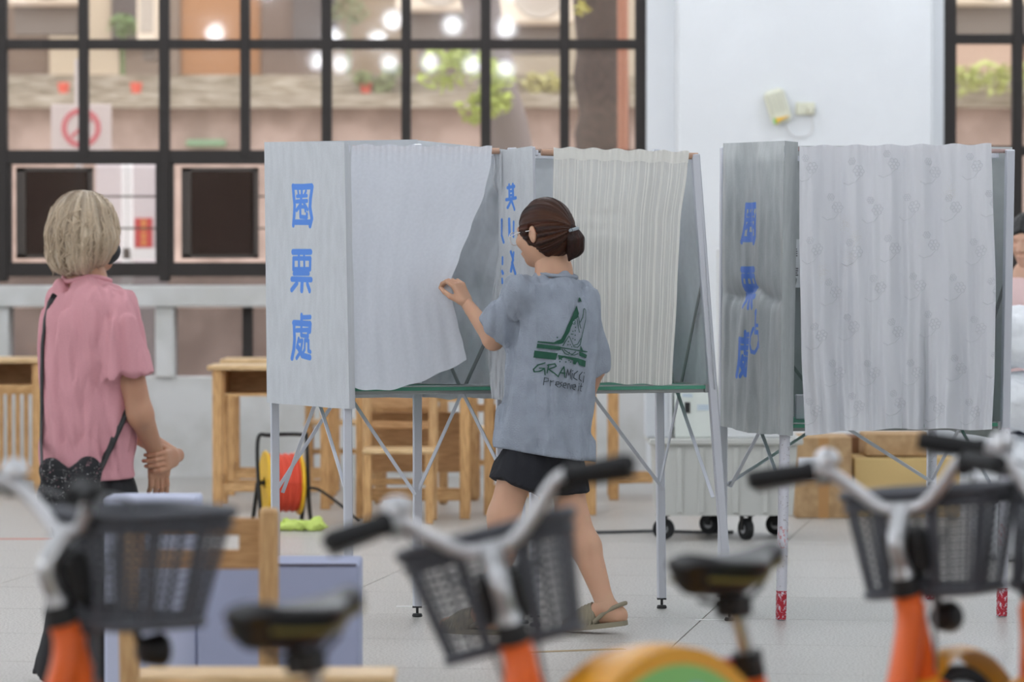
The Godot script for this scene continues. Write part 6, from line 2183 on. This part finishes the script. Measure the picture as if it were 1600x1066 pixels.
func build_storage() -> void:
	var lav := mat(rgb(156, 162, 188), 0.7)
	var lav2 := mat(rgb(190, 195, 216), 0.7)
	var c := carton("low lavender blue carton behind the slotted wooden chair", 309, 560, 882, 1055, 10.5, 0.3, lav, 0.0)
	var m := MB.new()
	var w := at(560, 900, 10.5).x - at(309, 900, 10.5).x
	m.box(Vector3(0, at(400, 882, 10.5).y - 0.002, 0.149), Vector3(w - 0.01, 0.006, 0.008))
	obj("dark_edge", m, mat(rgb(70, 64, 76), 0.8), c)
	carton("tall pale lavender carton next to the woman's black trousers", 163, 307, 778, 1060, 10.6, 0.22, lav2, 0.0)
	# large wheeled grey bin
	var d := 17.7
	var t := thing("wheeled_bin", "large grey wheeled plastic bin between the middle and right booths", "bin", at(1130, 845, d) * Vector3(1, 0, 1))
	var grey := mat(rgb(196, 197, 192), 0.55)
	var o := t.position
	m = MB.new()
	var x0 := at(1022, 700, d).x - o.x
	var x1 := at(1246, 700, d).x - o.x
	var y0 := at(1100, 806, d).y
	var y1 := at(1100, 694, d).y
	var poly := PackedVector2Array([Vector2(x0 + 0.02, y0), Vector2(x1 - 0.02, y0), Vector2(x1, y1), Vector2(x0, y1)])
	m.prism(poly, Transform3D(Basis(), Vector3(0, 0, -0.5)), 0.5)
	obj("bin_body", m, grey, t)
	m = MB.new()
	m.box(Vector3((x0 + x1) / 2, y1 + 0.012, -0.25), Vector3(x1 - x0 + 0.05, 0.03, 0.56), Basis(), 0.006)
	obj("bin_rim", m, grey, t)
	for x in [1062, 1096, 1150, 1196]:
		m = MB.new()
		m.box(Vector3(at(x, 750, d).x - o.x, (y0 + y1) / 2, 0.004), Vector3(0.03, y1 - y0 - 0.02, 0.012), Basis(), 0.004)
		obj("bin_rib", m, grey, t)
	for q in [[1038, 0.0], [1117, -0.35], [1168, 0.0], [1222, -0.3]]:
		var k := Node3D.new()
		k.name = "caster"
		t.add_child(k, true)
		k.position = Vector3(at(q[0], 800, d).x - o.x, 0, q[1] - 0.06)
		k.rotation.y = {1038: 1.4, 1117: 1.0, 1168: 0.45, 1222: 1.2}[q[0]]
		m = MB.new()
		m.lathe(Vector3(-0.02, 0.05, 0), Basis(Vector3(0, 1, 0), Vector3(1, 0, 0), Vector3(0, 0, -1)), [Vector2(0.018, 0), Vector2(0.048, 0), Vector2(0.05, 0.006), Vector2(0.05, 0.026), Vector2(0.048, 0.032), Vector2(0.018, 0.032)], 20)
		obj("tyre", m, mats.rubber, k)
		m = MB.new()
		m.lathe(Vector3(-0.021, 0.05, 0), Basis(Vector3(0, 1, 0), Vector3(1, 0, 0), Vector3(0, 0, -1)), [Vector2(0, 0), Vector2(0.022, 0), Vector2(0.022, 0.034), Vector2(0, 0.034)], 16)
		obj("hub", m, mat(rgb(170, 172, 174), 0.5), k)
		m = MB.new()
		m.box(Vector3(-0.026, 0.08, 0), Vector3(0.006, 0.07, 0.03)); m.box(Vector3(0.017, 0.08, 0), Vector3(0.006, 0.07, 0.03)); m.box(Vector3(-0.004, 0.115, 0), Vector3(0.06, 0.012, 0.06))
		obj("fork", m, mats.black, k)
	var top := y1 + 0.027
	var pale := mat(rgb(226, 232, 226), 0.6)
	var k1 := carton("pale mint box with a black slot standing on the grey bin", 1054, 1122, 604, 680, d - 0.0, 0.3, pale, top)
	k1.name = "ballot_box"
	m = MB.new()
	m.box(at(1074, 637, d) - k1.position + Vector3(0, 0, 0.004), Vector3(0.024, 0.048, 0.006))
	obj("slot_plate", m, mats.black, k1)
	var lp := Print.new(96, 64, rgb(222, 230, 230))
	for r in 3: lp.line([Vector2(8, 14 + r * 18), Vector2(86, 14 + r * 18)], 7, rgb(150, 178, 206))
	var lm := mat(Color.WHITE, 0.7)
	lm.albedo_texture = lp.tex()
	for q in [[1099, 637, 0.06, 0.03], [1074, 618, 0.05, 0.018]]:
		m = MB.new()
		m.box(at(q[0], q[1], d) - k1.position + Vector3(0, 0, 0.003), Vector3(q[2], q[3], 0.002))
		obj("label_sticker", m, lm, k1)
	carton("light grey box on the left end of the grey bin", 1009, 1046, 600, 692, d, 0.3, mat(rgb(206, 210, 214), 0.6), top)
	var cab := carton("tall white plastic cabinet standing on the bin, seen between the booths", 1127, 1240, 388, 690, d - 0.02, 0.45, mat(rgb(226, 229, 230), 0.5), top)
	for y in [0.3, 0.6]:
		m = MB.new()
		m.box(Vector3(0, y, 0.226), Vector3(0.33, 0.008, 0.006))
		obj("drawer_joint", m, mat(rgb(180, 184, 186), 0.6), cab)
	# cartons at the right
	var d2 := 19.2
	c = carton("brown cardboard box with a white paper label behind the right booth", 1243, 1331, 683, 812, d2, 0.4, mats.card, 0.0)
	m = MB.new()
	m.box(at(1270, 731, d2) - c.position + Vector3(0, 0, 0.003), Vector3(0.142, 0.1, 0.002))
	obj("paper_label", m, mat(rgb(236, 240, 246), 0.7), c)
	for q in [[1287, 748, 0.05, 0.4], [1287, 745, 0.277, 0.03]]:
		m = MB.new()
		m.box(at(q[0], q[1], d2) - c.position + Vector3(0, 0, 0.0015), Vector3(q[2], q[3], 0.001))
		obj("packing_tape", m, mat(rgb(186, 140, 88), 0.4), c)
	var y2 := at(1400, 716, d2).y
	carton("yellow paper-wrapped carton beneath the right booth's curtain", 1334, 1500, 716, 812, d2 + 0.05, 0.4, mat(rgb(214, 184, 124), 0.7), 0.0)
	carton("flat tan cardboard box on top of the yellow wrapped carton", 1352, 1452, 678, 716, d2 + 0.1, 0.35, mats.card, y2 + 0.004)
	carton("brown cardboard box standing behind the white-labelled one", 1322, 1352, 682, 812, d2 + 0.5, 0.3, mat(rgb(120, 84, 56), 0.85), 0.0)
	# white sacks at the right edge
	var r := RandomNumberGenerator.new()
	r.seed = 4
	var y := 0.0
	for k in 4:
		var s := Vector3(0.34, 0.13, 0.24)
		var ce := Vector3(at(1655 - k * 4, 600, 16.6).x, y + 0.125, -16.6)
		var f := Field.new(ce - Vector3(0.42, 0.22, 0.32), ce + Vector3(0.42, 0.22, 0.32), 0.014)
		f.cone(ce - Vector3(0.2, 0, 0), ce + Vector3(0.2, 0, 0), 0.168, 0.168, 0.05, Vector3.UP, 0.8)
		f.ripple(Cloth.new(60 + k, 0.02, 5.0, 1.0), 0.05)
		tag(obj("white_sack", f.net(), mat(rgb(240, 243, 247), 0.6)), "bulging white sack at the right edge, %s in its pile" % ["lowest", "second from the floor", "third from the floor", "topmost"][k], "sack", "white sacks at the right edge")
		y += 0.275

func build_small_things() -> void:
	# emergency light and socket on the white column
	var z := -22.4
	var d := 22.4
	var t := thing("emergency_lamp", "tilted cream emergency lamp with a yellow sticker on the white wall", "lamp", at(1216, 172, d))
	t.rotation.z = 0.3
	var m := MB.new()
	m.box(Vector3(0, 0.02, 0.035), Vector3(0.12, 0.2, 0.07), Basis(), 0.022)
	var cream := mat(rgb(226, 226, 206), 0.55)
	obj("casing", m, cream, t)
	for k in 4:
		m = MB.new()
		m.box(Vector3(-0.036 + k * 0.024, 0.04, 0.072), Vector3(0.01, 0.11, 0.006), Basis(), 0.002)
		obj("grille_rib", m, mat(rgb(206, 206, 190), 0.6), t)
	m = MB.new()
	m.prism(PackedVector2Array([Vector2(-0.045, -0.075), Vector2(0.05, -0.05), Vector2(-0.04, -0.04)]), Transform3D(Basis(), Vector3(0, 0, 0.07)), 0.002)
	obj("sticker", m, mat(rgb(238, 190, 70), 0.6), t)
	m = MB.new()
	m.prism(PackedVector2Array([Vector2(-0.05, -0.074), Vector2(-0.036, -0.07), Vector2(-0.034, -0.042), Vector2(-0.048, -0.04)]), Transform3D(Basis(), Vector3(0, 0, 0.0705)), 0.002)
	obj("sticker", m, mat(rgb(110, 186, 90), 0.6), t)
	t = thing("wall_socket", "small cream wall socket to the right of the emergency lamp", "socket", at(1258, 170, d))
	m = MB.new()
	m.box(Vector3(0, 0, 0.012), Vector3(0.11, 0.072, 0.024), Basis(), 0.006)
	obj("plate", m, cream, t)
	m = MB.new()
	m.box(Vector3(0.028, -0.012, 0.04), Vector3(0.04, 0.05, 0.035), Basis(), 0.01)
	obj("plug", m, mat(rgb(214, 212, 192), 0.6), t)
	m = MB.new()
	m.tube(smooth([at(1266, 178, d - 0.03), at(1270, 200, d - 0.01), at(1262, 212, d - 0.008), at(1240, 213, d - 0.008), at(1226, 196, d - 0.02)]), 0.004, 6)
	tag(obj("thin_cable", m, mat(rgb(226, 226, 226), 0.6)), "thin white cord looping below the wall socket", "cord")
	# cable reel
	d = 18.8
	var c := Vector3(at(441, 800, d).x, 0.0, -d)
	t = thing("cable_reel", "cable reel wound with orange cord between yellow flanges on the floor", "cable reel", c, 0.25)
	var side := Basis(Vector3(0, 1, 0), Vector3(1, 0, 0), Vector3(0, 0, -1))
	for x in [-0.08, 0.08]:
		m = MB.new()
		m.lathe(Vector3(x, 0.2, 0), side, [Vector2(0.03, -0.008), Vector2(0.15, -0.008), Vector2(0.158, 0), Vector2(0.15, 0.008), Vector2(0.03, 0.008)], 30)
		obj("flange", m, mat(rgb(240, 190, 40), 0.45), t)
	m = MB.new()
	for k in 9:
		var ring := []
		for q in 25: ring.append(Vector3(-0.064 + k * 0.016, 0.2 + sin(TAU * q / 24) * (0.128 + 0.006 * (k % 2)), cos(TAU * q / 24) * (0.128 + 0.006 * (k % 2))))
		m.tube(ring, 0.0095, 8, false)
	m.lathe(Vector3(0, 0.2, 0), side, [Vector2(0.12, -0.07), Vector2(0.12, 0.07)], 24)
	obj("wound_cord", m, mat(rgb(226, 82, 56), 0.6), t)
	m = MB.new()
	m.tube(smooth([Vector3(-0.12, 0.0, 0.13), Vector3(-0.12, 0.1, 0.06), Vector3(-0.12, 0.4, 0.0), Vector3(-0.06, 0.43, 0.0), Vector3(0.1, 0.43, 0.0), Vector3(0.12, 0.4, 0.0), Vector3(0.12, 0.1, 0.06), Vector3(0.12, 0.0, 0.13)]), 0.01, 8)
	m.tube([Vector3(-0.12, 0.01, -0.13), Vector3(-0.12, 0.2, 0)], 0.01, 8); m.tube([Vector3(0.12, 0.01, -0.13), Vector3(0.12, 0.2, 0)], 0.01, 8); m.tube([Vector3(-0.12, 0.2, 0), Vector3(0.12, 0.2, 0)], 0.012, 8)
	obj("stand", m, mats.black, t)
	m = MB.new()
	m.tube(smooth([Vector3(0.09, 0.17, 0.05), Vector3(0.16, 0.17, 0.06), Vector3(0.26, 0.1, 0.08), Vector3(0.36, 0.01, 0.1)]), 0.007, 8)
	obj("plug_lead", m, mats.black, t)
	m = MB.new()
	var gc := at(462, 832, 18.35) * Vector3(1, 0, 1)
	var gf := Field.new(gc - Vector3(0.24, 0.02, 0.2), gc + Vector3(0.24, 0.14, 0.2), 0.008)
	gf.cone(gc + Vector3(-0.1, 0.02, 0), gc + Vector3(0.1, 0.03, 0.02), 0.05, 0.055, 0.03, Vector3.UP, 0.6)
	gf.ripple(Cloth.new(77, 0.02, 12.0, 1.0), 0.04)
	gf.cut(gc + Vector3(0, 0.001, 0), Vector3.DOWN)
	m = gf.net()
	tag(obj("green_cloth", m, mat(rgb(206, 226, 120), 0.8)), "crumpled yellow-green cloth on the floor in front of the cable reel", "cloth")
	# cords and tapes on the floor
	m = MB.new()
	var p := []
	for k in 12:
		var q := at(880 + k * 24.0, 830 + 3.0 * sin(k * 1.1), 18.2)
		p.append(Vector3(q.x, 0.009, -18.15 + 0.04 * sin(k * 0.8)))
	m.tube(smooth(p, 3), 0.008, 8)
	tag(obj("power_cable", m, mat(rgb(84, 86, 88), 0.7)), "dark grey cord lying across the floor towards the bin's wheels", "cord")
	m = MB.new()
	var a := at(-60, 843, 17.8)
	m.box(Vector3(at(60, 843, 17.8).x, 0.001, -17.8), Vector3(1.1, 0.002, 0.035))
	tag(obj("floor_tape", m, mat(rgb(206, 112, 92), 0.7)), "thin red tape line on the floor at the left", "tape")
	for q in [[655, 949, 0.17, "beside the foot of the left booth's middle leg"], [1112, 970, 0.12, "at the foot of the middle booth's right leg"]]:
		var dd: float = FOCAL * EYE / (q[1] - 395.0)
		m = MB.new()
		m.box(Vector3(at(q[0], q[1], dd).x, 0.001, -dd), Vector3(q[2], 0.002, 0.03), Basis(Vector3.UP, 0.1))
		tag(obj("floor_tape", m, mat(rgb(236, 236, 234), 0.7)), "short white tape strip on the floor " + q[3], "tape")
	m = MB.new()
	m.box(Vector3(at(900, 1017, 12.8).x, 0.001, -12.8), Vector3(0.34, 0.002, 0.035), Basis(Vector3.UP, 0.35))
	tag(obj("floor_tape", m, mat(rgb(170, 150, 116), 0.7)), "brown tape strip on the floor before the walking woman's sandals", "tape")
	# pink cloth in the desk by the bin, small items on the booth shelf
	m = MB.new()
	m.box(Vector3(at(985, 620, 20.7).x, 0.637, -20.75), Vector3(0.16, 0.09, 0.1), Basis(), 0.03)
	tag(obj("pink_cloth", m, mat(rgb(230, 186, 196), 0.9)), "folded pink cloth in the desk beside the grey bin", "cloth")
	m = MB.new()
	m.box(at(1252, 636, 14.0), Vector3(0.045, 0.09, 0.04), Basis(), 0.004)
	tag(obj("tissue_box", m, mat(rgb(226, 228, 234), 0.6)), "small white box on the right booth's shelf at the curtain's edge", "box")
